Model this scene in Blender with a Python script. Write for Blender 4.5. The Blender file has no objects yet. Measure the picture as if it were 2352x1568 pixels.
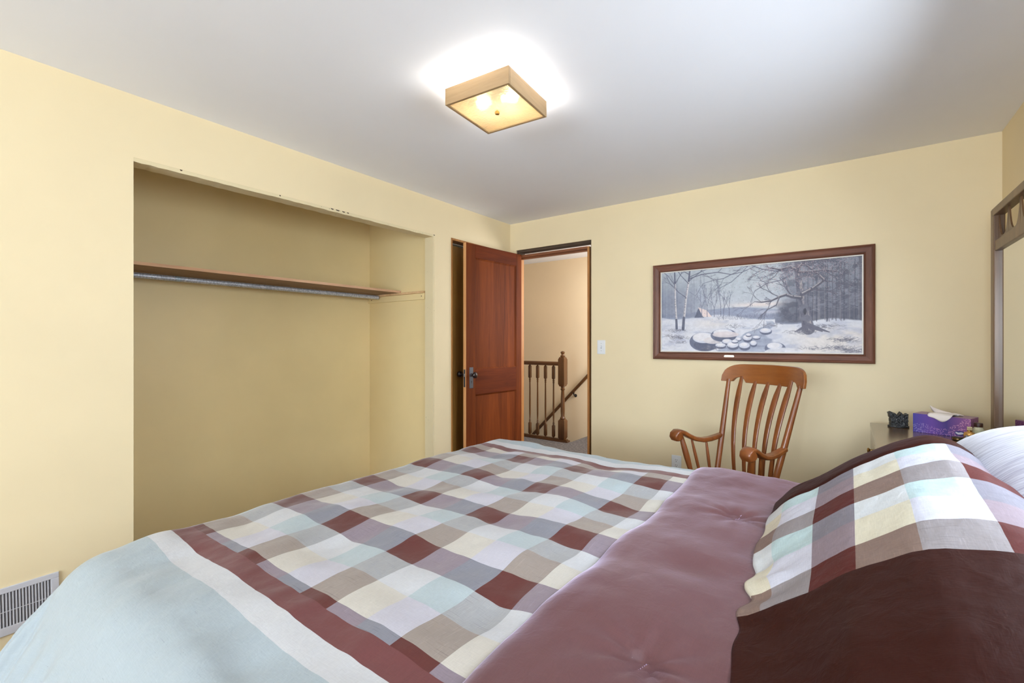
import bpy, bmesh, math, random
import numpy as np
from mathutils import Vector, Matrix, noise
PI = math.pi
sc = bpy.context.scene
col = sc.collection

# ------------------------------------------------------------------ camera
ZC = 1.22
YAW = math.radians(36.47)
cam_d = bpy.data.cameras.new('camera')
cam = bpy.data.objects.new('camera', cam_d); col.objects.link(cam)
cam_d.sensor_width = 36.0
cam_d.lens = 36.0 * 1047.0 / 2352.0
cam_d.clip_start = 0.02
cam.location = (0, 0, ZC)
cam.rotation_euler = (PI / 2, 0, YAW)
sc.camera = cam

# ------------------------------------------------------------------ light
sc.view_settings.view_transform = 'Standard'
sc.view_settings.look = 'None'
sc.view_settings.exposure = 0.84
sc.view_settings.gamma = 1.0
sc.view_settings.use_curve_mapping = False
sc.cycles.use_denoising = True
sc.cycles.max_bounces = 10
sc.cycles.diffuse_bounces = 6
sc.cycles.sample_clamp_indirect = 6.0
world = bpy.data.worlds.new('sky'); sc.world = world
world.use_nodes = True
wn = world.node_tree.nodes; wl = world.node_tree.links
bg = wn.get('Background') or wn.new('ShaderNodeBackground')
sky = wn.new('ShaderNodeTexSky'); sky.sky_type = 'HOSEK_WILKIE'
sky.turbidity = 6.0
wl.new(sky.outputs[0], bg.inputs[0]); bg.inputs[1].default_value = 0.6

def area_light(name, loc, rot, sx, sy, power, color, spread=PI):
    d = bpy.data.lights.new(name, 'AREA'); d.shape = 'RECTANGLE'; d.size = sx; d.size_y = sy
    d.energy = power; d.color = color; d.spread = spread
    o = bpy.data.objects.new(name, d); col.objects.link(o); o.location = loc; o.rotation_euler = rot
    return o
# daylight through the window over the headboard (wall_right) and added fill from behind the camera (wall_front)
area_light('daylight_right_window', (0.69, 1.55, 1.52), (0, PI / 2 - .38, 0), 0.98, 1.38, 23, (0.80, 0.92, 1.06), 2.85)
area_light('front_fill_light', (-.90, -3.04, 1.46), (PI / 2 + .12, 0, 0), 2.0, 1.2, 74, (0.80, 0.92, 1.06), 2.7)
# added fill lamp for landing and stairwell; no window is modelled there
area_light('hall_fill_light', (-1.06, 4.55, 1.55), (0, PI / 2, 0), 0.9, 0.8, 24, (0.94, 0.95, 1.0))

# ------------------------------------------------------------------ helpers
def lin(c): return c / 12.92 if c <= 0.04045 else ((c + 0.055) / 1.055) ** 2.4
def S(r, g, b, k=1.0): return (lin(r / 255) * k, lin(g / 255) * k, lin(b / 255) * k, 1.0)

def tag(o, label=None, cat=None, group=None, kind=None):
    if label: o['label'] = label
    if cat: o['category'] = cat
    if group: o['group'] = group
    if kind: o['kind'] = kind
    return o

def empty(name, loc=(0, 0, 0), rz=0.0):
    o = bpy.data.objects.new(name, None); col.objects.link(o)
    o.location = loc; o.rotation_euler = (0, 0, rz); o.empty_display_size = 0.05
    return o

class MB:
    """collects shapes into one mesh"""
    def __init__(s): s.v = []; s.f = []; s.sm = []; s.uv = None
    def add(s, vs, fs, smooth=False):
        n = len(s.v); s.v += [tuple(v) for v in vs]
        for f in fs: s.f.append([i + n for i in f]); s.sm.append(smooth)
        return s
    def box(s, a, b):
        x0, y0, z0 = a; x1, y1, z1 = b
        x0, x1 = min(x0, x1), max(x0, x1); y0, y1 = min(y0, y1), max(y0, y1); z0, z1 = min(z0, z1), max(z0, z1)
        vs = [(x0,y0,z0),(x1,y0,z0),(x1,y1,z0),(x0,y1,z0),(x0,y0,z1),(x1,y0,z1),(x1,y1,z1),(x0,y1,z1)]
        return s.add(vs, [(0,3,2,1),(4,5,6,7),(0,1,5,4),(1,2,6,5),(2,3,7,6),(3,0,4,7)])
    def obox(s, o, ax, ay, az):
        """box from corner o along three vectors"""
        o, ax, ay, az = map(Vector, (o, ax, ay, az))
        vs = [o, o+ax, o+ax+ay, o+ay, o+az, o+ax+az, o+ax+ay+az, o+ay+az]
        return s.add(vs, [(0,3,2,1),(4,5,6,7),(0,1,5,4),(1,2,6,5),(2,3,7,6),(3,0,4,7)])
    def prism(s, pts, d):
        """closed outline of 3-D points pushed along d"""
        d = Vector(d); n = len(pts); P = [Vector(p) for p in pts]
        s.add(P + [p + d for p in P], [tuple(range(n - 1, -1, -1)), tuple(range(n, 2 * n))] +
              [(i, (i + 1) % n, n + (i + 1) % n, n + i) for i in range(n)])
        return s
    def lathe(s, prof, base=(0,0,0), axis=(0,0,1), seg=16, smooth=True):
        """prof: (radius, height) list"""
        az = Vector(axis).normalized(); t = Vector((1,0,0)) if abs(az.x) < .9 else Vector((0,1,0))
        ax = (t - az * t.dot(az)).normalized(); ay = az.cross(ax); base = Vector(base)
        vs = []; fs = []
        for r, h in prof:
            for k in range(seg):
                a = 2 * PI * k / seg
                vs.append(base + az * h + (ax * math.cos(a) + ay * math.sin(a)) * max(r, 1e-5))
        for i in range(len(prof) - 1):
            for k in range(seg):
                k2 = (k + 1) % seg
                fs.append((i*seg+k, i*seg+k2, (i+1)*seg+k2, (i+1)*seg+k))
        fs.append(tuple(range(seg - 1, -1, -1))); m = (len(prof) - 1) * seg
        fs.append(tuple(range(m, m + seg)))
        return s.add(vs, fs, smooth)
    def rod(s, a, b, r0, r1=None, seg=12, bulge=0.0, n=8):
        a, b = Vector(a), Vector(b); L = (b - a).length; r1 = r0 if r1 is None else r1
        prof = [((r0 + (r1 - r0) * i / n) + bulge * math.sin(PI * i / n) ** 1.3, L * i / n) for i in range(n + 1)]
        return s.lathe(prof, a, b - a, seg)
    def sweep(s, path, lat, w, t, smooth=True, up=None):
        """rectangular-with-chamfer section swept along path. lat: width direction; w, t: widths, thicknesses per point"""
        P = [Vector(p) for p in path]; n = len(P); lat = Vector(lat).normalized(); vs = []; fs = []
        sec = [(-.5,-.25),(-.5,.25),(-.36,.5),(.36,.5),(.5,.25),(.5,-.25),(.36,-.5),(-.36,-.5)]
        m = len(sec)
        for i, p in enumerate(P):
            d = (P[min(i+1,n-1)] - P[max(i-1,0)]).normalized()
            nrm = d.cross(lat).normalized(); l2 = nrm.cross(d).normalized()
            for a, b in sec: vs.append(p + l2 * (a * w[i]) + nrm * (b * t[i]))
        for i in range(n - 1):
            for k in range(m):
                k2 = (k + 1) % m; fs.append((i*m+k, i*m+k2, (i+1)*m+k2, (i+1)*m+k))
        fs.append(tuple(range(m - 1, -1, -1))); fs.append(tuple(range((n-1)*m, n*m)))
        return s.add(vs, fs, smooth)
    def tube(s, path, r, seg=10):
        P = [Vector(p) for p in path]; n = len(P); vs = []; fs = []
        rr = r if isinstance(r, (list, tuple)) else [r] * n
        ref = Vector((0,0,1))
        for i, p in enumerate(P):
            d = (P[min(i+1,n-1)] - P[max(i-1,0)]).normalized()
            a = ref - d * ref.dot(d)
            if a.length < .05: a = Vector((1,0,0)) - d * d.x
            a.normalize(); b = d.cross(a)
            for k in range(seg):
                q = 2 * PI * k / seg; vs.append(p + (a * math.cos(q) + b * math.sin(q)) * rr[i])
        for i in range(n - 1):
            for k in range(seg):
                k2 = (k+1) % seg; fs.append((i*seg+k, i*seg+k2, (i+1)*seg+k2, (i+1)*seg+k))
        fs.append(tuple(range(seg-1,-1,-1))); fs.append(tuple(range((n-1)*seg, n*seg)))
        return s.add(vs, fs, True)
    def build(s, name, mat, parent=None, bevel=0.0, seg=2, angle=35):
        me = bpy.data.meshes.new(name); me.from_pydata(s.v, [], s.f); me.update()
        bm = bmesh.new(); bm.from_mesh(me); bmesh.ops.recalc_face_normals(bm, faces=bm.faces); bm.to_mesh(me); bm.free()
        if any(s.sm): me.polygons.foreach_set('use_smooth', s.sm)
        o = bpy.data.objects.new(name, me); col.objects.link(o)
        if mat: me.materials.append(mat)
        if parent: o.parent = parent
        if any(s.sm):
            try: me.set_sharp_from_angle(angle=math.radians(40))
            except Exception: pass
        if bevel > 0:
            b = o.modifiers.new('bevel', 'BEVEL'); b.width = bevel; b.segments = seg
            b.limit_method = 'ANGLE'; b.angle_limit = math.radians(angle)
        return o

# ------------------------------------------------------------------ materials
def new_mat(name):
    m = bpy.data.materials.new(name); m.use_nodes = True
    nt = m.node_tree; b = nt.nodes.get('Principled BSDF')
    return m, nt, b
def N(nt, t, **kw):
    n = nt.nodes.new(t)
    for k, v in kw.items(): setattr(n, k, v)
    return n
def math_node(nt, op, a, b=None, c=None):
    n = N(nt, 'ShaderNodeMath', operation=op)
    for i, x in enumerate((a, b, c)):
        if x is None: continue
        if isinstance(x, (int, float)): n.inputs[i].default_value = x
        else: nt.links.new(x, n.inputs[i])
    return n.outputs[0]
def mix_rgb(nt, fac, a, b, blend='MIX'):
    n = N(nt, 'ShaderNodeMix', data_type='RGBA', blend_type=blend)
    for i, x in ((0, fac), (6, a), (7, b)):
        if isinstance(x, (int, float)): n.inputs[i].default_value = x
        elif isinstance(x, tuple): n.inputs[i].default_value = x
        else: nt.links.new(x, n.inputs[i])
    return n.outputs[2]
def ramp(nt, fac, stops, interp='LINEAR'):
    n = N(nt, 'ShaderNodeValToRGB'); cr = n.color_ramp; cr.interpolation = interp
    while len(cr.elements) < len(stops): cr.elements.new(0.5)
    for e, (p, c) in zip(cr.elements, stops): e.position = p; e.color = c
    nt.links.new(fac, n.inputs[0]); return n.outputs[0]
def coords(nt, kind='Object', scale=(1,1,1), loc=(0,0,0), rot=(0,0,0)):
    tc = N(nt, 'ShaderNodeTexCoord'); mp = N(nt, 'ShaderNodeMapping')
    mp.inputs['Scale'].default_value = scale; mp.inputs['Location'].default_value = loc; mp.inputs['Rotation'].default_value = rot
    nt.links.new(tc.outputs[kind], mp.inputs[0]); return mp.outputs[0]
def noise_tex(nt, vec, scale, detail=3, rough=.5, dist=0):
    n = N(nt, 'ShaderNodeTexNoise'); n.inputs['Scale'].default_value = scale; n.inputs['Detail'].default_value = detail
    n.inputs['Roughness'].default_value = rough; n.inputs['Distortion'].default_value = dist
    nt.links.new(vec, n.inputs['Vector']); return n.outputs['Fac']
def bump(nt, b, h, strength, dist=0.002):
    n = N(nt, 'ShaderNodeBump'); n.inputs['Strength'].default_value = strength; n.inputs['Distance'].default_value = dist
    nt.links.new(h, n.inputs['Height']); nt.links.new(n.outputs[0], b.inputs['Normal'])

def plain(name, c, rough=.5, metal=0.0, spec=.5, **kw):
    m, nt, b = new_mat(name)
    b.inputs['Base Color'].default_value = c; b.inputs['Roughness'].default_value = rough
    b.inputs['Metallic'].default_value = metal; b.inputs['Specular IOR Level'].default_value = spec
    for k, v in kw.items(): b.inputs[k].default_value = v
    return m
def paint(name, c, rough=.6, mottle=.06, flecks=None, fs=60, fthr=.72, scale=1.3):
    """roller-painted plaster: faint mottling, fine orange peel, optional worn flecks"""
    m, nt, b = new_mat(name); v = coords(nt)
    n1 = noise_tex(nt, v, scale, 4, .55)
    k = ramp(nt, n1, [(.3, (1-mottle,)*3+(1,)), (.7, (1+mottle*.4,)*3+(1,))])
    c1 = mix_rgb(nt, 1.0, c, k, 'MULTIPLY')
    if flecks:
        f = noise_tex(nt, v, fs, 3, .7); g = ramp(nt, f, [(fthr, (0,0,0,1)), (fthr+.015, (1,1,1,1))])
        big = ramp(nt, noise_tex(nt, v, 7, 2), [(.5, (0,0,0,1)), (.6, (1,1,1,1))])
        c1 = mix_rgb(nt, mix_rgb(nt, 1.0, g, big, 'MULTIPLY'), c1, flecks)
    nt.links.new(c1, b.inputs['Base Color']); b.inputs['Roughness'].default_value = rough
    b.inputs['Specular IOR Level'].default_value = .35
    bump(nt, b, noise_tex(nt, v, 220, 2), .12, .0008)
    return m
def wood(name, c1, c2, axis='Z', scale=14, rough=.42, coat=.15, c3=None, stretch=.07, dist=1.2, bumpk=.08, spec=.5):
    m, nt, b = new_mat(name)
    st = {'X': (stretch,1,1), 'Y': (1,stretch,1), 'Z': (1,1,stretch)}[axis]
    v = coords(nt, 'Object', st)
    g1 = noise_tex(nt, v, scale, 6, .62, dist); g2 = noise_tex(nt, v, scale * 7, 3, .6, .3)
    g = math_node(nt, 'ADD', math_node(nt, 'MULTIPLY', g1, .75), math_node(nt, 'MULTIPLY', g2, .25))
    c = ramp(nt, g, [(.34, c1), (.66, c2)])
    if c3:
        big = ramp(nt, noise_tex(nt, coords(nt, 'Object', st), scale * .22, 2), [(.42, (0,0,0,1)), (.62, (1,1,1,1))])
        c = mix_rgb(nt, big, c, c3)
        c = mix_rgb(nt, .6, c, ramp(nt, g, [(.34, c1), (.66, c2)]))
    nt.links.new(c, b.inputs['Base Color']); b.inputs['Roughness'].default_value = rough
    b.inputs['Specular IOR Level'].default_value = spec; b.inputs['Coat Weight'].default_value = coat; b.inputs['Coat Roughness'].default_value = .22
    bump(nt, b, g2, bumpk, .001)
    return m

M = {}
YEL = S(234, 216, 176)
M['wall'] = paint('wall_yellow_paint', YEL, .55, .05)
M['closet'] = paint('closet_yellow_paint', S(231, 209, 156), .45, .07, flecks=S(225, 220, 205), fs=9, fthr=.735)
M['lining'] = paint('closet_lining_paint', S(224, 208, 168), .55, .06, flecks=S(90, 72, 52), fs=75, fthr=.66)
M['ceiling'] = paint('ceiling_white_paint', S(244, 245, 249), .8, .02)
M['hallwall'] = paint('hall_cream_paint', S(238, 216, 180), .6, .05)
M['rough_wood'] = wood('rough_lumber', S(196, 158, 112), S(226, 190, 142), 'Y', 18, .75, 0)
M['rough_dark'] = wood('old_dark_lumber', S(48, 36, 26), S(96, 74, 54), 'X', 20, .8, 0)
M['jamb'] = wood('honey_jamb', S(150, 94, 44), S(196, 138, 74), 'Z', 16, .5, .1)
M['jamb_x'] = wood('brown_jamb_head', S(110, 62, 36), S(150, 92, 54), 'X', 16, .5, .1)
M['door_red'] = wood('red_brown_door', S(82, 35, 11), S(128, 62, 22), 'Z', 9, .62, .0, c3=S(108, 50, 17), spec=.12)
M['door_red_x'] = wood('red_brown_rail', S(78, 31, 10), S(112, 49, 17), 'X', 9, .62, .0, spec=.12)
M['door_edge'] = wood('door_edge_wood', S(186, 122, 68), S(216, 160, 104), 'Z', 12, .6, .0)
M['door_dark'] = wood('dark_golden_door', S(128, 84, 34), S(178, 128, 60), 'Z', 6, .5, .1)
M['oak_rail'] = wood('oak_stain', S(70, 42, 16), S(114, 73, 33), 'Z', 16, .38, .3)
M['oak_rail_x'] = wood('oak_stain_long', S(70, 42, 16), S(108, 68, 30), 'X', 16, .38, .3)
M['chair'] = wood('maple_chair', S(100, 52, 20), S(148, 84, 38), 'Z', 10, .34, .4, c3=S(118, 62, 27))
M['chair_x'] = wood('maple_chair_crest', S(124, 68, 26), S(160, 94, 40), 'X', 8, .32, .5)
M['dresser'] = wood('walnut_dresser', S(78, 52, 30), S(112, 80, 48), 'Y', 9, .22, .6)
M['mirrorframe'] = wood('walnut_mirror_frame', S(92, 66, 44), S(128, 96, 66), 'Z', 10, .4, .2)
M['frame'] = wood('picture_frame_wood', S(80, 45, 30), S(126, 78, 56), 'X', 26, .5, .1)
M['frame_z'] = wood('picture_frame_wood_upright', S(80, 45, 30), S(126, 78, 56), 'Z', 26, .5, .1)
M['lamp_wood'] = wood('light_frame_wood', S(152, 122, 84), S(180, 150, 108), 'X', 12, .55, .0)
M['lamp_wood_y'] = wood('light_frame_wood_side', S(152, 122, 84), S(180, 150, 108), 'Y', 12, .55, .0)
M['white_metal'] = plain('white_enamel', S(200, 200, 206), .4)
M['dark_void'] = plain('dark_duct', S(104, 104, 112), .7)
M['white_plastic'] = plain('white_plastic', S(226, 228, 228), .35)
M['slot'] = plain('dark_slot', S(40, 36, 34), .6)
M['iron'] = plain('aged_iron', S(96, 98, 104), .42, .75)
M['knob_black'] = plain('black_china_knob', S(40, 28, 28), .18, 0, .6)
M['brass'] = plain('old_brass', S(176, 138, 78), .3, .9)
M['steel'] = plain('steel', S(170, 172, 176), .3, .9)
M['gold'] = plain('gold_metal', S(212, 170, 92), .22, .95)
M['mirror'] = plain('mirror_glass', (.86, .87, .85, 1), .01, 1.0)

def galvanised():
    m, nt, b = new_mat('galvanised_pipe'); v = coords(nt)
    n = noise_tex(nt, v, 120, 3, .6); c = ramp(nt, n, [(.35, S(150, 154, 162)), (.65, S(214, 216, 222))])
    big = ramp(nt, noise_tex(nt, coords(nt, 'Object', (0, 1, 0), (0, 3.1, 0)), 4.2, 1), [(.64, (0,0,0,1)), (.66, (1,1,1,1))])
    c = mix_rgb(nt, math_node(nt, 'MULTIPLY', big, .35), c, S(120, 170, 180))
    nt.links.new(c, b.inputs['Base Color']); b.inputs['Metallic'].default_value = .35; b.inputs['Roughness'].default_value = .42
    return m
M['pipe'] = galvanised()

def carpet(name, cols, scale=90):
    m, nt, b = new_mat(name); v = coords(nt)
    n = noise_tex(nt, v, scale, 3, .75)
    c = ramp(nt, n, [(.32, cols[0]), (.5, cols[1]), (.68, cols[2])])
    nt.links.new(c, b.inputs['Base Color']); b.inputs['Roughness'].default_value = 1.0
    b.inputs['Sheen Weight'].default_value = .3
    bump(nt, b, n, .9, .012); return m
M['carpet_hall'] = carpet('grey_brown_carpet', (S(18, 14, 14), S(58, 50, 49), S(122, 112, 110)), 36)
M['carpet'] = carpet('brown_carpet', (S(48, 26, 14), S(96, 58, 34), S(140, 96, 62)), 80)

# ------------------------------------------------------------------ room shell
XA, YB, XC, YD, ZT = -2.608, 3.5, 0.656, -3.0, 2.338
T = 0.09                      # wall_left thickness
HY1 = 5.43                    # far hall wall
def struct(name, mb, mat, label, cat, bevel=0.0):
    o = mb.build(name, mat, None, bevel); tag(o, label, cat, None, 'structure'); return o

w = MB()
w.box((XA-T, YD, 0), (XA, .642, ZT)).box((XA-T, .642, 2.055), (XA, 2.508, ZT)).box((XA-T, 2.508, 0), (XA, 2.693, ZT))
w.box((XA-T, 2.693, 2.066), (XA, 3.445, ZT)).box((XA-T, 3.445, 0), (XA, YB, ZT))
struct('wall_left', w, M['wall'], 'yellow painted wall around the open closet and the dark narrow door', 'wall')
w = MB()
w.box((-3.52, YB, 0), (-2.536, YB+.1, ZT)).box((-2.536, YB, 2.082), (-1.753, YB+.1, ZT)).box((-1.753, YB, 0), (XC+.12, YB+.1, ZT))
struct('wall_back', w, M['wall'], 'yellow painted wall behind the rocking chair and the landscape picture', 'wall')
w = MB()
wy0, wy1, wz0, wz1 = .83, 2.27, 1.0, 2.04
w.box((XC, YD, 0), (XC+.12, wy0, ZT)).box((XC, wy1, 0), (XC+.12, YB, ZT)).box((XC, wy0, 0), (XC+.12, wy1, wz0)).box((XC, wy0, wz1), (XC+.12, wy1, ZT))
struct('wall_right', w, M['wall'], 'yellow painted wall behind the dresser mirror at the right edge', 'wall')
w = MB()
fx0, fx1, fz0, fz1 = -1.93, .13, .84, 2.08
w.box((XA-T, YD-.12, 0), (fx0, YD, ZT)).box((fx1, YD-.12, 0), (XC+.12, YD, ZT)).box((fx0, YD-.12, 0), (fx1, YD, fz0)).box((fx0, YD-.12, fz1), (fx1, YD, ZT))
struct('wall_front', w, M['wall'], 'yellow painted wall with an added window behind the viewpoint', 'wall')
def window(name, horiz, a0, a1, z0, z1, pos, depth, label):
    root = empty(name, (0, 0, 0)); tag(root, label, 'window', None, 'structure')
    def bx(u0, u1, v0, v1, d0, d1):
        return ((u0, d0, v0), (u1, d1, v1)) if horiz else ((d0, u0, v0), (d1, u1, v1))
    f = MB(); e = .05
    d0, d1 = pos + depth * .45, pos + depth * .85
    for q in ((a0, a0+e, z0, z1), (a1-e, a1, z0, z1), (a0+e, a1-e, z0, z0+e), (a0+e, a1-e, z1-e, z1), (a0+e, a1-e, (z0+z1)/2-.02, (z0+z1)/2+.02)):
        f.box(*bx(*q, d0, d1))
    f.build('window_frame', M['white_metal'], root, .003)
    g = MB(); dm = (d0 + d1) / 2 + depth * .1
    g.box(*bx(a0+e, a1-e, z0+e, z1-e, dm, dm + depth * .03))
    gm, nt, b = new_mat('window_glass'); b.inputs['Transmission Weight'].default_value = 1; b.inputs['Roughness'].default_value = 0
    b.inputs['IOR'].default_value = 1.1
    g.build('pane', gm, root)
window('window_1', False, wy0, wy1, wz0, wz1, XC, .12, 'white window over the head of the bed')
window('fill_window', True, fx0, fx1, fz0, fz1, YD, -.12, 'white wide window added behind the viewpoint for fill light')  # unseen window, added to house the front fill lamp

CB, CL = -3.43, .56           # closet back, closet left
w = MB().box((CB-.06, CL-.06, 0), (CB, 2.57, ZT)); struct('wall_closet_back', w, M['closet'], 'yellow back wall inside the open closet', 'wall')
w = MB().box((CB, 2.510, 0), (XA-T, 2.57, ZT)); struct('wall_closet_right', w, M['closet'], 'yellow right hand side wall inside the open closet', 'wall')
w = MB().box((CB, CL-.06, 0), (XA-T, CL, ZT)); struct('wall_closet_left', w, M['closet'], 'yellow left hand side wall inside the open closet', 'wall')
w = MB().box((-5.0, YD-.2, ZT), (XC+.3, 5.6, ZT+.06)); struct('ceiling', w, M['ceiling'], 'plain white ceiling over the bedroom', 'ceiling')
w = MB().box((-3.6, YD-.2, -.08), (XC+.3, YB+.05, 0)); struct('floor', w, M['carpet'], 'brown carpeted bedroom floor below the bed', 'floor')
# lining boards round the closet opening
l = MB()
l.box((XA-T, 2.492, 0), (XA-.002, 2.508, 2.041))
# header board with an uneven, chipped lower edge
rng = random.Random(5)
n = 60; ys = [.642 + (2.508-.642) * i / n for i in range(n+1)]
pts = [(XA-.001, y, 2.055) for y in (ys[0], ys[-1])]
edge = [(XA-.001, y, 2.037 + rng.uniform(-.0015, .0015)) for y in reversed(ys)]
l.prism([pts[0], pts[1]] + edge, (-(T-.001), 0, 0))
struct('trim_1', l, M['lining'], 'worn cream lining boards around the closet opening', 'trim')
# chips of torn plaster along the closet header
c = MB()
for y, s_ in ((1.62, 1.0), (1.655, 1.3), (1.70, 1.0), (1.735, .7), (2.497, .8), (1.30, .4), (.82, .5)):
    c.prism([(XA+.0005, y, 2.0545), (XA+.0005, y+.022*s_, 2.0535), (XA+.0005, y+.016*s_, 2.0475), (XA+.0005, y+.004*s_, 2.049)], (-.006, 0, 0))
struct('trim_2', c, M['rough_dark'], 'dark chipped plaster along the top of the closet opening', 'trim')

# ------------------------------------------------------------------ doors
# narrow dark door in wall_left behind the open door
j = MB()
j.box((XA-.11, 2.693, 0), (XA+.002, 2.7085, 2.066)).box((XA-.11, 3.43, 0), (XA+.002, 3.445, 2.066)).box((XA-.11, 2.7085, 2.050), (XA+.002, 3.43, 2.066))
struct('trim_3', j, M['jamb'], 'honey wood jamb of the dark narrow door', 'trim')
d = empty('door_2', (XA-.078, 2.712, 0)); tag(d, 'dark golden wooden door mostly hidden behind the open red door', 'door', None, 'structure')
MB().box((-.035, 0, .012), (0, .712, 2.028)).build('door_panel', M['door_dark'], d, .003)
t = MB().box((.002, 0, 2.031), (.024, .712, 2.041)); t.build('track', M['steel'], d)

# doorway in wall_back
j = MB()
j.box((-1.792, YB+.004, 0), (-1.774, YB+.1, 2.03)).box((-2.536, YB+.004, 0), (-2.518, YB+.1, 2.03))
j.box((-1.800, YB+.045, 0), (-1.792, YB+.075, 2.0))
struct('trim_4', j, M['jamb'], 'honey wood side jambs of the open doorway to the hall', 'trim')
j = MB().box((-2.518, YB+.004, 2.012), (-1.792, YB+.1, 2.032)).box((-2.518, YB+.045, 2.0), (-1.792, YB+.075, 2.012))
struct('trim_5', j, M['jamb_x'], 'brown wood head jamb of the open doorway to the hall', 'trim')
j = MB().box((-2.534, YB+.012, 2.058), (-1.755, YB+.09, 2.081)).box((-1.7625, YB+.012, 0), (-1.7535, YB+.09, 2.058))
j.box((-2.534, YB+.012, 2.033), (-2.50, YB+.09, 2.058)).box((-2.3, YB+.02, 2.032), (-2.24, YB+.07, 2.036))
struct('trim_6', j, M['rough_dark'], 'bare dark framing lumber above the open doorway', 'trim')

# open red-brown door, hinged at the left jamb of the doorway
H0 = Vector((-2.470, 3.492)); F0 = Vector((-2.523, 2.780))
dirv = (F0 - H0); DW = dirv.length; ang = math.atan2(dirv.y, dirv.x)
door = empty('door_1', (H0.x, H0.y, 0), ang); tag(door, 'open red-brown two-panel wooden door with black knob', 'door', None, 'structure')
# local: x from hinge to free edge, y: +y faces the room (towards +X world) after rotation
sgn = 1.0
th = .034
zt = 2.033
st = .108
b_ = MB()
b_.box((0, -th, .012), (.075, 0, zt)).build('hinge_stile', M['door_red'], door, .002)
MB().box((DW-st, -th, .012), (DW-.0015, 0, zt)).build('lock_stile', M['door_red'], door, .002)
MB().box((DW-.0015, -th+.001, .012), (DW, -.001, zt)).build('free_edge', M['door_edge'], door)
for nm, z0, z1 in (('top_rail', 1.922, zt), ('lock_rail', .774, .985), ('bottom_rail', .012, .22)):
    MB().box((.0755, -th, z0), (DW-st-.0005, 0, z1)).build(nm, M['door_red_x'], door, .002)
def door_panel(z0, z1):
    p = MB(); x0, x1 = .0755, DW-st-.0005
    p.box((x0, -th+.012, z0+.0005), (x1, -.013, z1-.0005))
    e = .014
    for (a, b, c_, d_) in ((x0, x0+e, z0, z1), (x1-e, x1, z0, z1)):
        inner = a if a != x0 else b
        outer = x0 if a == x0 else x1
        p.prism([(outer, -.001, z0+.001), (inner, -.0128, z0+e), (outer, -.0128, z0+.001)], (0, 0, 0.0001))
    # sloped moulding strips
    def strip(p0, p1, q0, q1):
        p.add([p0, p1, q1, q0], [(0, 1, 2, 3)])
    O = [(x0, -.002, z0+.0005), (x1, -.002, z0+.0005), (x1, -.002, z1-.0005), (x0, -.002, z1-.0005)]
    I = [(x0+e, -.0129, z0+e), (x1-e, -.0129, z0+e), (x1-e, -.0129, z1-e), (x0+e, -.0129, z1-e)]
    for i in range(4):
        k = (i+1) % 4; strip(O[i], O[k], I[i], I[k])
    p.build('panel', M['door_red'], door)
door_panel(.985, 1.922); door_panel(.22, .774)
xk = DW - .058; zk = .943
pl = MB().box((xk-.021, 0, .832), (xk+.021, .004, 1.006)); plate = pl.build('lock_plate', M['iron'], door, .002)
kh = MB(); kh.lathe([(.0042, 0), (.0042, .0015)], (xk, .0038, .890), (0, 1, 0), 12); kh.box((xk-.0018, .0038, .874), (xk+.0018, .0052, .890)); kh.build('keyhole', M['slot'], plate)
for y0, ay, nm in ((.004, 1, 'door_knob'), (-th, -1, 'door_knob')):
    k = MB(); off = .115 if ay < 0 else 0
    k.lathe([(.013, 0), (.012, .006), (.008, .010), (.0075, .020+off*.55), (.012, .024+off*.55), (.022, .030+off*.55), (.0265, .039+off*.55), (.025, .048+off*.55), (.017, .055+off*.55), (.0, .057+off*.55)], (xk, y0, zk), (0, ay, 0), 20)
    k.build(nm, M['knob_black'], door)
lt = MB().box((DW, -.028, .845), (DW+.0012, -.008, .99)); lt.build('latch_plate', M['iron'], door)
lb = MB().box((DW+.001, -.024, .93), (DW+.010, -.011, .955)); lb.build('latch_bolt', M['steel'], door, .002)

# ------------------------------------------------------------------ hall and stair
SX = -2.71                    # landing edge: the stair goes down towards -X
w = MB().box((-4.6, YB+.1, -.2), (-2.82, 4.86, 0)).box((-2.82, YB+.05, -.2), (SX, 4.88, 0)).box((SX, YB+.05, -.2), (-1.0, HY1, 0))
struct('floor_hall', w, M['carpet_hall'], 'grey brown carpet on the stair landing beyond the doorway', 'floor')
w = MB().box((-5.0, HY1, -2.6), (-.9, HY1+.1, ZT)); struct('wall_hall_far', w, M['hallwall'], 'cream wall across the stairwell beyond the doorway', 'wall')
w = MB().box((-.98, YB+.1, 0), (-.9, HY1, ZT)); struct('wall_hall_right', w, M['hallwall'], 'cream end wall of the landing hidden right of the doorway', 'wall')
w = MB().box((-5.0, YB+.1, -2.6), (-4.92, HY1, ZT)); struct('wall_hall_left', w, M['hallwall'], 'cream end wall of the stairwell hidden left of the doorway', 'wall')
w = MB()
for i in range(9):
    w.box((SX-.215*(i+1), 4.90, -.2*(i+1)-.2), (SX-.215*i, HY1-.002, -.2*(i+1)))
struct('trim_7', w, M['carpet_hall'], 'carpeted stair treads going down behind the balusters', 'stairs')

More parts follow.
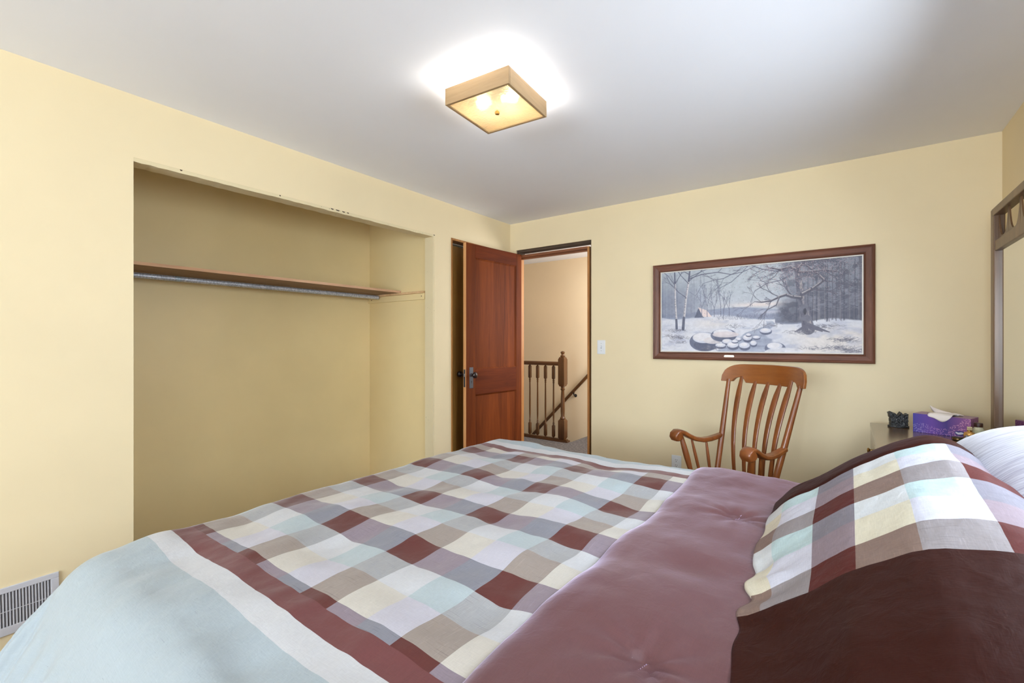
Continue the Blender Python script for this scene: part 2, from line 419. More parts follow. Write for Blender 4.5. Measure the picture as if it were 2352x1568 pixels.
ry = 4.83
rail = empty('stair_railing', (SX, ry, 0)); tag(rail, 'turned oak stair railing with newel post and balusters on the landing', 'railing')
MB().box((-1.95, -.036, 0), (-.012, .036, .022)).box((-1.95, -.026, .022), (-.03, .026, .034)).build('base_rail', M['oak_rail_x'], rail, .003)
hr = MB()
hr.prism([(-1.95, -.030, .925), (-1.95, .030, .925), (-1.95, .034, .955), (-1.95, .024, .972), (-1.95, -.024, .972), (-1.95, -.034, .955)], (1.84, 0, 0))
hr.build('handrail', M['oak_rail_x'], rail, .004)
nx = -.092; nw = .042
npm = MB()
def sqpost(m, x, w0, z0, z1, ch=.02):
    w1 = w0 - .012
    for a in (0,):
        ring = lambda z, q: [(x-q, -q, z), (x+q, -q, z), (x+q, q, z), (x-q, q, z)]
        vs = ring(z0, w1) + ring(z0+ch, w0) + ring(z1-ch, w0) + ring(z1, w1)
        fs = [(3,2,1,0), (12,13,14,15)]
        for i in range(3):
            for k in range(4):
                k2 = (k+1) % 4; fs.append((i*4+k, i*4+k2, (i+1)*4+k2, (i+1)*4+k))
        m.add(vs, fs)
sqpost(npm, nx, nw, .034, .275); sqpost(npm, nx, nw, .675, 1.03, .03)
npm.lathe([(.032, 0), (.036, .012), (.028, .022), (.023, .04), (.026, .1), (.024, .25), (.019, .345), (.021, .352), (.027, .36), (.027, .37), (.018, .378), (.026, .39), (.022, .40)], (nx, 0, .275), (0,0,1), 20)
npm.lathe([(.024, 0), (.030, .008), (.030, .016), (.020, .022), (.016, .036), (.026, .05), (.028, .058), (.018, .07), (.0, .074)], (nx, 0, 1.03), (0,0,1), 20)
npm.build('newel_post', M['oak_rail'], rail, .0)
for i in range(14):
    bx_ = -.222 - .1175 * i
    bmb = MB(); q = .0155
    sqpost(bmb, bx_, q, .034, .20, .02); sqpost(bmb, bx_, q, .745, .927, .02)
    bmb.lathe([(.0145, 0), (.013, .008), (.009, .014), (.0125, .022), (.0085, .03), (.0105, .1), (.0115, .22), (.0085, .50), (.0125, .515), (.009, .525), (.013, .537), (.014, .545)], (bx_, 0, .20), (0,0,1), 12)
    bmb.build('baluster', M['oak_rail'], rail)

wr = empty('wall_handrail', (-2.74, HY1-.06, .774)); tag(wr, 'dark wooden handrail sloping down the stairwell wall', 'handrail')
sl = Vector((-.887, 0, -.898)).normalized()
a = Vector((0,0,0)) - sl * .45; b = sl * 2.2
MB().rod(a, b, .021, .021, 14).build('rail', M['oak_rail_x'], wr)
for dx in (.30, 1.7):
    p = sl * dx; br = MB()
    br.tube([p + Vector((0, 0, -.018)), p + Vector((.0, .012, -.05)), p + Vector((0, .04, -.065)), p + Vector((0, .06, -.062))], .008, 8)
    br.lathe([(.022, 0), (.02, .006), (.008, .009)], p + Vector((0, .0595, -.066)), (0, -1, 0), 14)
    br.box(p + Vector((-.03, -.008, -.03)), p + Vector((.012, .008, -.018)))
    br.build('bracket', M['slot'], wr)

# ------------------------------------------------------------------ closet fittings
shf = empty('closet_shelf', (CB, CL, 1.624))
MB().box((.001, .002, 0), (.424, 2.506-CL, .017)).build('board', wood('grey_brown_board', S(128, 102, 82), S(168, 138, 112), 'Y', 16, .8, 0), shf)
MB().box((.4245, .002, -.0003), (.4262, 2.506-CL, .0172)).build('front_edge', wood('raw_edge_wood', S(186, 142, 110), S(222, 182, 146), 'Y', 18, .8, 0), shf)
tag(shf, 'raw wooden shelf board across the open closet', 'shelf')
cl = empty('shelf_cleat', (CB, 2.5095, 1.556)); tag(cl, 'cream painted cleat on the right closet wall below the shelf', 'cleat')
MB().box((.002, -.016, 0), (.722, 0, .049)).build('board', M['closet'], cl, .001)
MB().box((.002, -.030, .0495), (.715, 0, .0665)).build('support_strip', M['rough_wood'], cl, .001)
for x_ in (.05, .69):
    MB().lathe([(.004, 0), (.004, .002)], (x_, -.0158, .026), (0, -1, 0), 10).build('screw', M['slot'], cl)
rd = MB().rod((-3.27, CL+.003, 1.599), (-3.27, 2.478, 1.599), .0165, .0165, 16)
tag(rd.build('closet_rod', M['pipe'], None), 'galvanised pipe clothes rod hanging under the closet shelf', 'rod')

# ------------------------------------------------------------------ wall fittings
def plate_obj(name, loc, label, cat):
    o = empty(name, loc); tag(o, label, cat)
    MB().box((-.036, -.005, -.058), (.036, 0, .058)).build('cover_plate', M['white_plastic'], o, .003)
    return o
sw = plate_obj('light_switch', (-1.660, YB, 1.173), 'white light switch plate between the doorway and the picture', 'switch')
MB().box((-.005, -.0055, -.012), (.005, -.0049, .012)).build('toggle_slot', plain('pale_grey_plastic', S(170, 170, 170), .5), sw)
MB().obox((-.0035, -.004, -.008), (.007, 0, 0), (0, -.010, .006), (0, .003, .011)).build('toggle', M['white_plastic'], sw)
for z_ in (-.03, .03): MB().lathe([(.003, 0), (.003, .001)], (0, -.0048, z_), (0, -1, 0), 8).build('screw', M['steel'], sw)
ol = plate_obj('wall_outlet', (-1.045, YB, .305), 'white electrical outlet low on the wall beside the rocking chair', 'outlet')
for z_ in (-.0195, .0195):
    r = MB().lathe([(.0165, 0), (.0165, .0025)], (0, -.0048, z_), (0, -1, 0), 20).build('receptacle', M['white_plastic'], ol)
    sl_ = MB().box((-.0075, -.0082, z_+.001), (-.005, -.0070, z_+.009)).box((.005, -.0082, z_+.002), (.0075, -.0070, z_+.009))
    sl_.lathe([(.0026, 0), (.0026, .0012)], (0, -.0070, z_-.007), (0, -1, 0), 10)
    sl_.build('slots', M['slot'], r)
# wall register low on wall_left
vt = empty('wall_register', (XA, .40, .187)); tag(vt, 'white metal air register with upright louvres low on the left wall', 'vent')
vt.rotation_euler = (math.radians(1.2), 0, 0)
VW, VH = .40, .185
f = MB(); e = .023; zb0, zb1 = -VH/2 + .032, VH/2 - .022
f.box((.001, -VW, -VH/2), (.008, 0, zb0)).box((.001, -VW, zb1), (.008, 0, VH/2)).box((.001, -VW, zb0), (.008, -VW+e, zb1)).box((.001, -e, zb0), (.008, 0, zb1))
f.build('frame', M['white_metal'], vt, .0015)
MB().box((.0003, -VW+e*.8, zb0-.004), (.0012, -e*.8, zb1+.004)).build('duct', M['dark_void'], vt)
g = MB(); nl = 41
for i in range(nl):
    y_ = -VW + e + .002 + (VW - 2*e - .004) * i / (nl - 1)
    g.obox((.0016, y_-.0016, zb0), (.0040, .0030, 0), (.0005, .0008, 0), (0, 0, zb1-zb0))
    g.obox((.0058, y_+.0012, zb0), (.0012, .0, 0), (0, .0024, 0), (0, 0, zb1-zb0))
zm = zb0 + (zb1 - zb0) * .45
g.box((.0018, -VW+e, zm-.0012), (.0062, -e, zm+.0012))
g.build('louvres', M['white_metal'], vt)

# ------------------------------------------------------------------ ceiling light
LZ = ZT
lc = Vector((-1.256, 1.589)); la = math.radians(4.6); LS = .1625
lamp = empty('ceiling_light', (lc.x, lc.y, LZ), la); tag(lamp, 'square wooden framed ceiling light with frosted glass and two lit bulbs', 'ceiling light')
gap, lb_ = .025, .097
th_ = .012
for y0, y1 in ((-LS, -LS+th_), (LS-th_, LS)):
    MB().box((-LS, y0, -lb_), (LS, y1, -gap)).build('frame_side', M['lamp_wood'], lamp, .0015)
    MB().box((y0, -LS+th_+.0003, -lb_), (y1, LS-th_-.0003, -gap)).build('frame_side', M['lamp_wood_y'], lamp, .0015)
def lampglass():
    m, nt, b = new_mat('pebbled_glass'); out = nt.nodes['Material Output']
    v = coords(nt)
    vo = N(nt, 'ShaderNodeTexVoronoi'); vo.inputs['Scale'].default_value = 95; nt.links.new(v, vo.inputs['Vector'])
    tr = N(nt, 'ShaderNodeBsdfTranslucent'); tr.inputs[0].default_value = S(160, 158, 150)
    rf = N(nt, 'ShaderNodeBsdfRefraction'); rf.inputs['Color'].default_value = S(222, 214, 190); rf.inputs['Roughness'].default_value = .27; rf.inputs['IOR'].default_value = 1.12
    df = N(nt, 'ShaderNodeBsdfPrincipled'); df.inputs['Base Color'].default_value = S(214, 206, 178); df.inputs['Roughness'].default_value = .25
    bp = N(nt, 'ShaderNodeBump'); bp.inputs['Strength'].default_value = .5; bp.inputs['Distance'].default_value = .003
    nt.links.new(vo.outputs['Distance'], bp.inputs['Height'])
    for s_ in (tr, rf, df): nt.links.new(bp.outputs[0], s_.inputs['Normal'])
    m1 = N(nt, 'ShaderNodeMixShader'); m1.inputs[0].default_value = .75; nt.links.new(tr.outputs[0], m1.inputs[1]); nt.links.new(rf.outputs[0], m1.inputs[2])
    m2 = N(nt, 'ShaderNodeMixShader'); m2.inputs[0].default_value = .5; nt.links.new(m1.outputs[0], m2.inputs[1]); nt.links.new(df.outputs[0], m2.inputs[2])
    nt.links.new(m2.outputs[0], out.inputs[0]); return m
MB().box((-LS+th_+.0005, -LS+th_+.0005, -lb_+.003), (LS-th_-.0005, LS-th_-.0005, -lb_+.007)).build('glass_panel', lampglass(), lamp)
k = MB().lathe([(.004, .0), (.004, .012), (.009, .012), (.011, .017), (.009, .023), (.0, .026)], (0, 0, -lb_+.010), (0, 0, -1), 16); k.build('finial', M['brass'], lamp)
k = MB().lathe([(.003, 0), (.003, lb_-.012)], (0, 0, -lb_+.009), (0, 0, 1), 8); k.lathe([(.055, -.004), (.055, 0)], (0, 0, 0), (0, 0, 1), 20); k.build('mounting_stem', M['steel'], lamp)
bulbm, nt, b = new_mat('lit_bulb'); b.inputs['Emission Color'].default_value = S(255, 250, 241); b.inputs['Emission Strength'].default_value = 200.0
for sx in (-1, 1):
    k = MB(); p0 = Vector((sx*.060, sx*.010, -.042)); ax = Vector((1, .1, 0))
    k.lathe([(.012, -.040), (.013, -.022), (.024, -.004), (.029, .012), (.026, .028), (.014, .038), (0, .041)], p0, ax * sx, 20)
    k.build('bulb', bulbm, lamp)
    MB().lathe([(.017, -.055), (.017, -.038)], p0, ax * sx, 16).build('socket', M['white_plastic'], lamp)

# ------------------------------------------------------------------ framed picture
PX0, PX1, PZ0, PZ1 = -1.217, .127, 1.086, 1.804
pw, ph = PX1 - PX0, PZ1 - PZ0
pic = empty('framed_picture', (PX0, YB, PZ0)); tag(pic, 'brown framed winter landscape of snowy woods and a stream above the rocking chair', 'picture')
fw_ = .056
def frame_bar(a, b, inward, mat, vertical):
    # profile: (across, depth)
    prof = [(0, 0), (0, .022), (.006, .028), (.012, .024), (.018, .026), (.044, .018), (.050, .021), (fw_, .012), (fw_, 0)]
    vs = []; n_ = len(prof)
    for p, s_ in ((a, 1), (b, -1)):
        for t_, dp in prof:
            if vertical: vs.append((p[0] + inward * t_, -dp - .0005, p[1] + s_ * t_))
            else: vs.append((p[0] + s_ * t_, -dp - .0005, p[1] + inward * t_))
    fs = [(i, (i+1) % n_, n_ + (i+1) % n_, n_ + i) for i in range(n_)]
    fs += [tuple(range(n_)), tuple(range(2*n_-1, n_-1, -1))]
    MB().add(vs, fs).build('frame_rail' if not vertical else 'frame_stile', mat, pic)
frame_bar((0, 0), (pw, 0), 1, M['frame'], False); frame_bar((0, ph), (pw, ph), -1, M['frame'], False)
frame_bar((0, 0), (0, ph), 1, M['frame_z'], True); frame_bar((pw, 0), (pw, ph), -1, M['frame_z'], True)
li = MB(); a0 = fw_ - .001; a1 = fw_ + .007
li.box((a0, -.0125, a0), (pw-a0, -.004, a1)).box((a0, -.0125, ph-a1), (pw-a0, -.004, ph-a0)).box((a0, -.0125, a1), (a1, -.004, ph-a1)).box((pw-a1, -.0125, a1), (pw-a0, -.004, ph-a1))
li.build('inner_liner', plain('silver_white_liner', S(214, 208, 196), .4), pic)
tp = MB(); q = [(-.034, 0), (-.028, .010), (.028, .010), (.034, 0), (.028, -.010), (-.028, -.010)]
tp.prism([(pw*.402 + x_, -.0245, .030 + z_*.85) for x_, z_ in q], (0, .006, 0)); tp.build('title_plate', plain('pale_brass_plate', S(236, 224, 200), .35, .3), pic)

def paint_landscape(W=640, H=300):
    """a generic snowy wood with a brook, painted pixel by pixel"""
    r = np.random.RandomState(11); rn = random.Random(11)
    yy, xx = np.mgrid[0:H, 0:W]; u = xx / (W - 1); v = yy / (H - 1); A = W / H
    def val(fx, fy, seed, oct=4):
        q = np.random.RandomState(seed); out = np.zeros((H, W)); amp = 1; tot = 0
        for o in range(oct):
            gx, gy = int(fx * 2**o) + 2, int(fy * 2**o) + 2; g = q.rand(gy + 1, gx + 1)
            X = u * (gx - 1); Y = v * (gy - 1); xi = np.minimum(X.astype(int), gx - 1); yi = np.minimum(Y.astype(int), gy - 1); fx_ = X - xi; fy_ = Y - yi
            fx_ = fx_ * fx_ * (3 - 2 * fx_); fy_ = fy_ * fy_ * (3 - 2 * fy_)
            out += amp * ((g[yi, xi] * (1-fx_) + g[yi, xi+1] * fx_) * (1-fy_) + (g[yi+1, xi] * (1-fx_) + g[yi+1, xi+1] * fx_) * fy_); tot += amp; amp *= .55
        return out / tot
    C = lambda *c: np.array(c, float)
    img = np.zeros((H, W, 3))
    def blend(mask, c): img[:] = img * (1 - mask[..., None]) + np.asarray(c) * mask[..., None]
    sst = lambda a, b, x: np.clip((x - a) / (b - a), 0, 1) ** 2 * (3 - 2 * np.clip((x - a) / (b - a), 0, 1))
    # sky
    img[:] = C(168, 174, 182); blend(sst(.15, .5, v), C(176, 178, 190)); blend(sst(.5, .0, np.abs(u - .45)) * .5, C(196, 202, 204))
    n = val(5, 4, 3); cl = sst(.5, .75, n) * np.exp(-((u-.42)/.17)**2 - ((v-.22)/.13)**2); blend(cl * .9, C(226, 212, 208))
    blend(np.exp(-((u-.55)/.16)**2 - ((v-.455)/.03)**2) * .85, C(230, 214, 206))
    # far hills
    hill = .485 + .03 * np.sin(u * 9 + 1) + .02 * val(8, 2, 9)
    blend(sst(0, .02, v - hill) * .9, C(140, 146, 168)); blend(np.exp(-((u-.62)/.09)**2 - ((v-.545)/.02)**2) * .7, C(205, 200, 208))
    # left woods haze and right woods mass
    wl_ = sst(.34, .12, u + .1 * (val(9, 5, 21) - .5)) * sst(.05, .4, v) * (1 - sst(.56, .6, v)); blend(wl_ * .75, C(122, 128, 146))
    edge = .64 + .10 * sst(.55, .0, v) * 0 - .05 * sst(.35, .6, v) + .09 * (val(14, 8, 22) - .5)
    wr_ = sst(0, .10, u - edge) * (1 - sst(.62, .68, v - .03 * u)); tone = val(30, 18, 24)
    blend(wr_ * (.55 + .4 * sst(.2, .6, v)), C(92, 92, 106)); blend(wr_ * sst(.45, .6, tone) * .6, C(66, 68, 84))
    # snow ground
    gl = .565 + .02 * np.sin(u * 14) + .02 * val(10, 2, 31); gr = .66 + .02 * np.sin(u * 20) - .08 * (u - .75)
    hz = np.where(u < .62, gl + .03 * sst(.3, .6, u), gr)
    sn = sst(-.008, .012, v - hz); sc_ = val(7, 14, 33)[..., None]
    snow = C(196, 198, 210) * (1 - sc_) + C(222, 220, 222) * sc_
    warm = (sst(.62, .8, u) * sst(.66, .8, v) * .75 + np.exp(-((u-.30)/.1)**2 - ((v-.66)/.06)**2) * .6)[..., None]
    snow = snow * (1 - warm) + C(222, 212, 204) * warm
    sh_ = (sst(.5, .72, val(9, 16, 35)) * .5)[..., None]; snow = snow * (1 - sh_) + C(166, 170, 190) * sh_
    img[:] = img * (1 - sn[..., None]) + snow * sn[..., None]
    # brook
    ctr = .56 - .10 * sst(.66, .95, v) + .02 * np.sin(v * 30) + .02; wid = .02 + .13 * sst(.66, 1.02, v)
    br_ = sst(1.0, .8, np.abs(u - ctr) / wid + .4 * (val(16, 16, 41) - .5)) * sst(.63, .67, v)
    wt = val(6, 40, 43)[..., None]; water = C(124, 130, 152) * (1 - wt) + C(188, 192, 206) * wt
    img[:] = img * (1 - br_[..., None]) + water * br_[..., None]
    def seg(x0, y0, x1, y1, w0, w1, c, al=1.0):
        X0, Y0, X1, Y1 = x0 * W, y0 * H, x1 * W, y1 * H; R = max(w0, w1) + 2
        ax, bx_ = int(max(min(X0, X1) - R, 0)), int(min(max(X0, X1) + R + 1, W)); ay, by_ = int(max(min(Y0, Y1) - R, 0)), int(min(max(Y0, Y1) + R + 1, H))
        if bx_ <= ax or by_ <= ay: return
        px, py = xx[ay:by_, ax:bx_], yy[ay:by_, ax:bx_]; dx, dy = X1 - X0, Y1 - Y0; L2 = dx * dx + dy * dy + 1e-6
        t = np.clip(((px - X0) * dx + (py - Y0) * dy) / L2, 0, 1); dist = np.hypot(px - X0 - t * dx, py - Y0 - t * dy)
        m = np.clip((w0 + (w1 - w0) * t) - dist + .5, 0, 1)[..., None] * al
        img[ay:by_, ax:bx_] = img[ay:by_, ax:bx_] * (1 - m) + np.asarray(c) * m
    def blob(x, y, rx, ry, c, al=1.0):
        X, Y = x * W, y * H; rx *= W; ry *= H
        ax, bx_ = int(max(X - rx - 2, 0)), int(min(X + rx + 3, W)); ay, by_ = int(max(Y - ry - 2, 0)), int(min(Y + ry + 3, H))
        if bx_ <= ax or by_ <= ay: return
        q = np.hypot((xx[ay:by_, ax:bx_] - X) / rx, (yy[ay:by_, ax:bx_] - Y) / ry)
        m = np.clip((1 - q) * max(min(rx, ry), 1) + .5, 0, 1)[..., None] * al
        img[ay:by_, ax:bx_] = img[ay:by_, ax:bx_] * (1 - m) + np.asarray(c) * m
    def tree(x, y, a, L, w, c, depth, spread=.5, droop=0):
        if depth == 0 or L < .006: return
        x1, y1 = x + math.cos(a) * L / A, y + math.sin(a) * L
        seg(x, y, x1, y1, w, w * .72, c, .9)
        for k in range(2 if depth > 1 else 3):
            tree(x1, y1, a + rn.uniform(-spread, spread) + droop, L * rn.uniform(.62, .88), w * .68, c, depth - 1, spread, droop)
    # pale distant trunks
    for i in range(30):
        x = rn.uniform(.0, .30); seg(x, rn.uniform(.0, .2), x + rn.uniform(-.004, .004), .57, .5, .9, C(*(rn.choice([(108, 112, 130), (150, 154, 168)]))), .55)
    for i in range(36):
        x = rn.uniform(.70, 1.0); seg(x, rn.uniform(0, .1), x + rn.uniform(-.003, .003), .63 + .03 * rn.random(), .8, 1.6, C(*rn.choice([(104, 100, 114), (60, 62, 78), (128, 120, 128)])), .6)
    for i in range(260):
        x = rn.uniform(.78, 1.0); y = rn.uniform(.3, .55); seg(x, y, x + rn.uniform(-.03, .03), y + rn.uniform(-.01, .03), .4, .4, C(150, 146, 156), .5)
    # cottage with smoke
    for i in range(9): blob(.232 + .012 * math.sin(i * .9), .40 - i * .022, .008 + .002 * i, .02, C(176, 182, 196), .28)
    P = [(.200, .58), (.222, .46), (.245, .58)]
    for i in range(40):
        t = i / 39; seg(.222 + (.200 - .222) * t, .47 + .11 * t, .222 + (.252 - .222) * t, .47 + .11 * t, .9, .9, C(92, 96, 116), .9)
    for i in range(40):
        t = i / 39; seg(.222 + .026 * t, .462 + .11 * t, .268 + .026 * t, .50 + .075 * t, .9, .9, C(226, 206, 200), .9)
    # small bare trees in the middle distance
    for x, L in ((.27, .13), (.31, .10), (.345, .13), (.39, .08), (.24, .11), (.36, .07)):
        tree(x, .575, -PI/2, L, 1.3, C(104, 106, 124), 6, .42)
    for i in range(420):
        x = rn.gauss(.30, .06); y = rn.gauss(.36, .10); blob(x, y, .0016, .0034, C(*rn.choice([(196, 188, 192), (120, 120, 136)])), .55)
    # shrubs on the bank
    for i in range(300):
        x = rn.uniform(.33, .66); y = .585 + rn.uniform(-.01, .035); seg(x, y, x + rn.uniform(-.008, .008), y - rn.uniform(.0, .035), .4, .4, C(112, 114, 132), .6)
    # two birches on the left
    def birch(pts, w0, w1):
        m_ = len(pts) - 1
        for i in range(m_):
            wa = w0 + (w1 - w0) * i / m_; wb = w0 + (w1 - w0) * (i + 1) / m_
            low = i == m_ - 1
            seg(*pts[i], *pts[i+1], wa, wb, C(92, 94, 112) if low or i == 0 else C(206, 200, 200), 1)
            if not low and i > 0:
                seg(pts[i][0] - .004, pts[i][1], pts[i+1][0] - .004, pts[i+1][1], wa * .45, wb * .45, C(140, 138, 150), .8)
                for k_ in range(9):
                    t = rn.random(); px_, py_ = pts[i][0] + (pts[i+1][0] - pts[i][0]) * t, pts[i][1] + (pts[i+1][1] - pts[i][1]) * t
                    seg(px_ - .003, py_, px_ + .002, py_, .7, .5, C(80, 78, 92), .8)
    birch([(.082, .0), (.084, .16), (.086, .40), (.092, .60), (.094, .71)], 2.2, 4.6)
    birch([(.172, .0), (.164, .15), (.148, .36), (.137, .58), (.132, .72)], 2.6, 5.4)
    for x, y, a, L in ((.084, .17, -2.2, .16), (.085, .15, -1.0, .14), (.165, .13, -.6, .17), (.164, .16, -2.3, .15), (.170, .08, -.35, .2), (.150, .33, -2.5, .12), (.17, .05, -2.6, .15)):
        tree(x, y, a, L, 1.6, C(96, 98, 114), 6, .45)
    # long twigs across the sky
    def twig(pts, w, c=C(100, 100, 116)):
        for i in range(len(pts) - 1):
            seg(*pts[i], *pts[i+1], w * (1 - .6 * i / len(pts)), w * (1 - .6 * (i+1) / len(pts)), c, .95)
            tree(pts[i+1][0], pts[i+1][1], math.atan2((pts[i+1][1] - pts[i][1]), (pts[i+1][0] - pts[i][0]) * A) + rn.choice((-.7, .7)), .07, w * .5, c, 4, .5)
    twig([(.17, .10), (.24, .06), (.33, .05), (.40, .09), (.46, .07), (.52, .02)], 2.0)
    twig([(.40, .09), (.36, .13), (.31, .14), (.25, .17)], 1.5); twig([(.46, .07), (.40, .18), (.34, .24)], 1.3)
    twig([(.70, .10), (.62, .09), (.56, .06), (.50, .0)], 2.2); twig([(.70, .14), (.64, .2), (.58, .22), (.52, .3)], 1.8)
    # big old tree
    tr = [(.722, .02), (.728, .2), (.738, .36), (.752, .52), (.764, .64), (.772, .74)]; wd = [8, 10, 12, 13.5, 15.5, 18]
    for i in range(5):
        seg(*tr[i], *tr[i+1], wd[i], wd[i+1], C(104, 102, 116), 1)
        for s_ in range(26):
            t = rn.random(); o_ = rn.uniform(.0, .85) * (wd[i] / W); px_, py_ = tr[i][0] + (tr[i+1][0] - tr[i][0]) * t, tr[i][1] + (tr[i+1][1] - tr[i][1]) * t
            seg(px_ + o_, py_, px_ + o_ + .001, py_ + .03, .9, .7, C(*rn.choice([(168, 156, 152), (186, 174, 166), (140, 134, 140)])), .6)
            seg(px_ - o_, py_, px_ - o_ + .001, py_ + .03, .9, .7, C(70, 70, 86), .5)
    for dx in (-.06, -.03, .02, .06, .09): seg(.772, .70, .772 + dx, .755 + .02 * abs(dx) * 10, 8, 1.5, C(94, 92, 108), 1)
    blob(.757, .55, .007, .035, C(44, 44, 58), .95)
    def limb(pts, w):
        for i in range(len(pts) - 1):
            wa, wb = w * (1 - i / len(pts)), w * (1 - (i + 1) / len(pts))
            seg(*pts[i], *pts[i+1], wa, wb, C(78, 76, 90), 1); seg(pts[i][0], pts[i][1] - .012, pts[i+1][0], pts[i+1][1] - .010, wa * .3, wb * .3, C(190, 180, 178), .8)
            tree(pts[i+1][0], pts[i+1][1], math.atan2(pts[i+1][1] - pts[i][1], (pts[i+1][0] - pts[i][0]) * A) + rn.choice((-.8, .8)), .08, max(wb * .5, .8), C(84, 82, 96), 5, .5)
    limb([(.738, .40), (.70, .385), (.67, .36), (.64, .38), (.60, .42), (.555, .43), (.52, .42)], 6)
    limb([(.745, .36), (.79, .31), (.835, .235), (.84, .22)], 7); limb([(.84, .225), (.815, .16), (.79, .11), (.76, .05), (.74, .0)], 5)
    limb([(.728, .12), (.78, .13), (.84, .12), (.90, .15)], 5); limb([(.724, .10), (.69, .06), (.64, .08), (.60, .05)], 5); limb([(.64, .38), (.625, .47), (.58, .52)], 2.4)
    limb([(.726, .08), (.75, .02), (.80, .0)], 5)
    for i in range(1500):
        x = rn.gauss(.70, .11); y = abs(rn.gauss(.0, .17)); blob(x, y, .0018, .0036, C(*rn.choice([(196, 166, 166), (120, 104, 112), (84, 82, 98), (168, 140, 144), (150, 130, 140)])), .6)
    for i in range(700):
        x = rn.gauss(.88, .07); y = abs(rn.gauss(.08, .12)); blob(x, y, .0018, .0036, C(*rn.choice([(176, 148, 154), (60, 62, 78), (98, 88, 100), (160, 150, 162)])), .6)
    # boulders and stones with snow caps
    def stone(x, y, rx, ry):
        ry *= 1.55 if rx > .04 else 1.75
        blob(x, y, rx, ry, C(104, 108, 130), 1); blob(x + .1 * rx, y + ry * .35, rx * .8, ry * .55, C(84, 88, 110), .7)
        big = rx > .04; blob(x - .05 * rx, y - ry * (.42 if big else .30), rx * (.74 if big else .92), ry * (.56 if big else .70), C(204, 204, 214), 1); blob(x - .15 * rx, y - ry * .48, rx * .6, ry * .42, C(224, 220, 222), .9)
    stone(.255, .875, .085, .075); blob(.30, .86, .05, .04, C(214, 206, 206), .9); stone(.36, .80, .07, .05); blob(.37, .79, .07, .035, C(216, 204, 204), .9)
    for x, y, rx, ry in ((.485, .84, .025, .026), (.38, .88, .028, .022), (.41, .925, .032, .028), (.47, .93, .03, .028), (.44, .85, .014, .013), (.345, .925, .03, .02), (.515, .90, .018, .022), (.49, .80, .015, .012), (.53, .83, .02, .014), (.42, .875, .018, .012)):
        stone(x, y, rx, ry)
    stone(.62, .95, .05, .045); stone(.575, .76, .03, .022); blob(.66, .99, .09, .05, C(216, 214, 218), .9)
    # grasses and fallen twigs
    for cx_, cy_, k_ in ((.06, .80, 40), (.10, .83, 90), (.12, .88, 40), (.30, .955, 80), (.93, .86, 150), (.90, .94, 120), (.96, .97, 120), (.80, .95, 60), (.85, .72, 90), (.60, .69, 60), (.75, .77, 120), (.42, .70, 40), (.09, .735, 60)):
        for i in range(k_):
            x = rn.gauss(cx_, .03); y = rn.gauss(cy_, .012); seg(x, y, x + rn.uniform(-.02, .02), y - rn.uniform(-.004, .018), .45, .4, C(*rn.choice([(104, 100, 112), (132, 126, 134), (80, 80, 96)])), .7)
    img += (val(60, 40, 77, 3)[..., None] - .5) * 22 + r.randn(H, W, 1) * 3
    return np.clip(img, 0, 255) / 255
img = paint_landscape()
Hh, Ww = img.shape[:2]
ax0, ax1, az0, az1 = fw_ + .003, pw - fw_ - .003, fw_ + .003, ph - fw_ - .003
gx, gz = np.meshgrid(np.linspace(ax0, ax1, Ww), np.linspace(az1, az0, Hh))
co = np.stack([gx, np.full_like(gx, -.0045), gz], -1).reshape(-1, 3)
idx = np.arange(Hh * Ww).reshape(Hh, Ww)
quads = np.stack([idx[:-1, :-1], idx[1:, :-1], idx[1:, 1:], idx[:-1, 1:]], -1).reshape(-1, 4)
me = bpy.data.meshes.new('painting'); me.vertices.add(len(co)); me.vertices.foreach_set('co', co.ravel())
me.loops.add(quads.size); me.loops.foreach_set('vertex_index', quads.ravel().astype(np.int32))
me.polygons.add(len(quads)); me.polygons.foreach_set('loop_start', np.arange(0, quads.size, 4, dtype=np.int32))
me.update(calc_edges=True)
at = me.attributes.new('pigment', 'FLOAT_COLOR', 'POINT')
lin_img = np.where(img <= .04045, img / 12.92, ((img + .055) / 1.055) ** 2.4)
rgba = np.concatenate([lin_img, np.ones((Hh, Ww, 1))], -1).astype(np.float32); at.data.foreach_set('color', rgba.ravel())
pm, nt, b = new_mat('landscape_paint'); an = N(nt, 'ShaderNodeAttribute'); an.attribute_name = 'pigment'
nt.links.new(an.outputs['Color'], b.inputs['Base Color']); b.inputs['Roughness'].default_value = .5
me.materials.append(pm); o = bpy.data.objects.new('painting', me); col.objects.link(o); o.parent = pic
MB().box((fw_-.002, -.0040, fw_-.002), (pw-fw_+.002, -.0008, ph-fw_+.002)).build('backing_board', M['rough_dark'], pic)

# ------------------------------------------------------------------ rocking chair
CYAW = .5589
ch = empty('rocking_chair', (-.5604, 2.7982, 0), -CYAW); tag(ch, 'brown maple rocking chair with curved crest and scrolled arms below the picture', 'chair')
# local frame: x = lateral (right in the photo), -y = forward
def L3(l, f, z): return Vector((l, -f, z))
Wc, zcb, fc, hc = .276, .968, -.279, .108
cm = MB(); n = 48; lft = []
def crest_pt(l, z): # concave towards the sitter, leaning back
    return fc + .020 - .078 * (1 - (l / Wc) ** 2) - (z - zcb) * .22
top = []; bot = []
for i in range(n + 1):
    l = -Wc + 2 * Wc * i / n; a = abs(l) / Wc
    q = max(0.0, (a - .60) / .40)
    zt_ = zcb + .036 + (hc - .036) * math.sqrt(max(0, 1 - q ** 2.4)) + .004 * (1 - a)
    zb_ = zcb
    al = abs(l)
    if al < .215 and al > .145: zb_ = zcb + .028 * math.sqrt(max(0, 1 - ((al - .180) / .035) ** 2))
    elif al <= .145: zb_ = zcb - .004
    top.append((l, zt_)); bot.append((l, zb_))
vs = []; fs = []
tk = .022; rows = 6
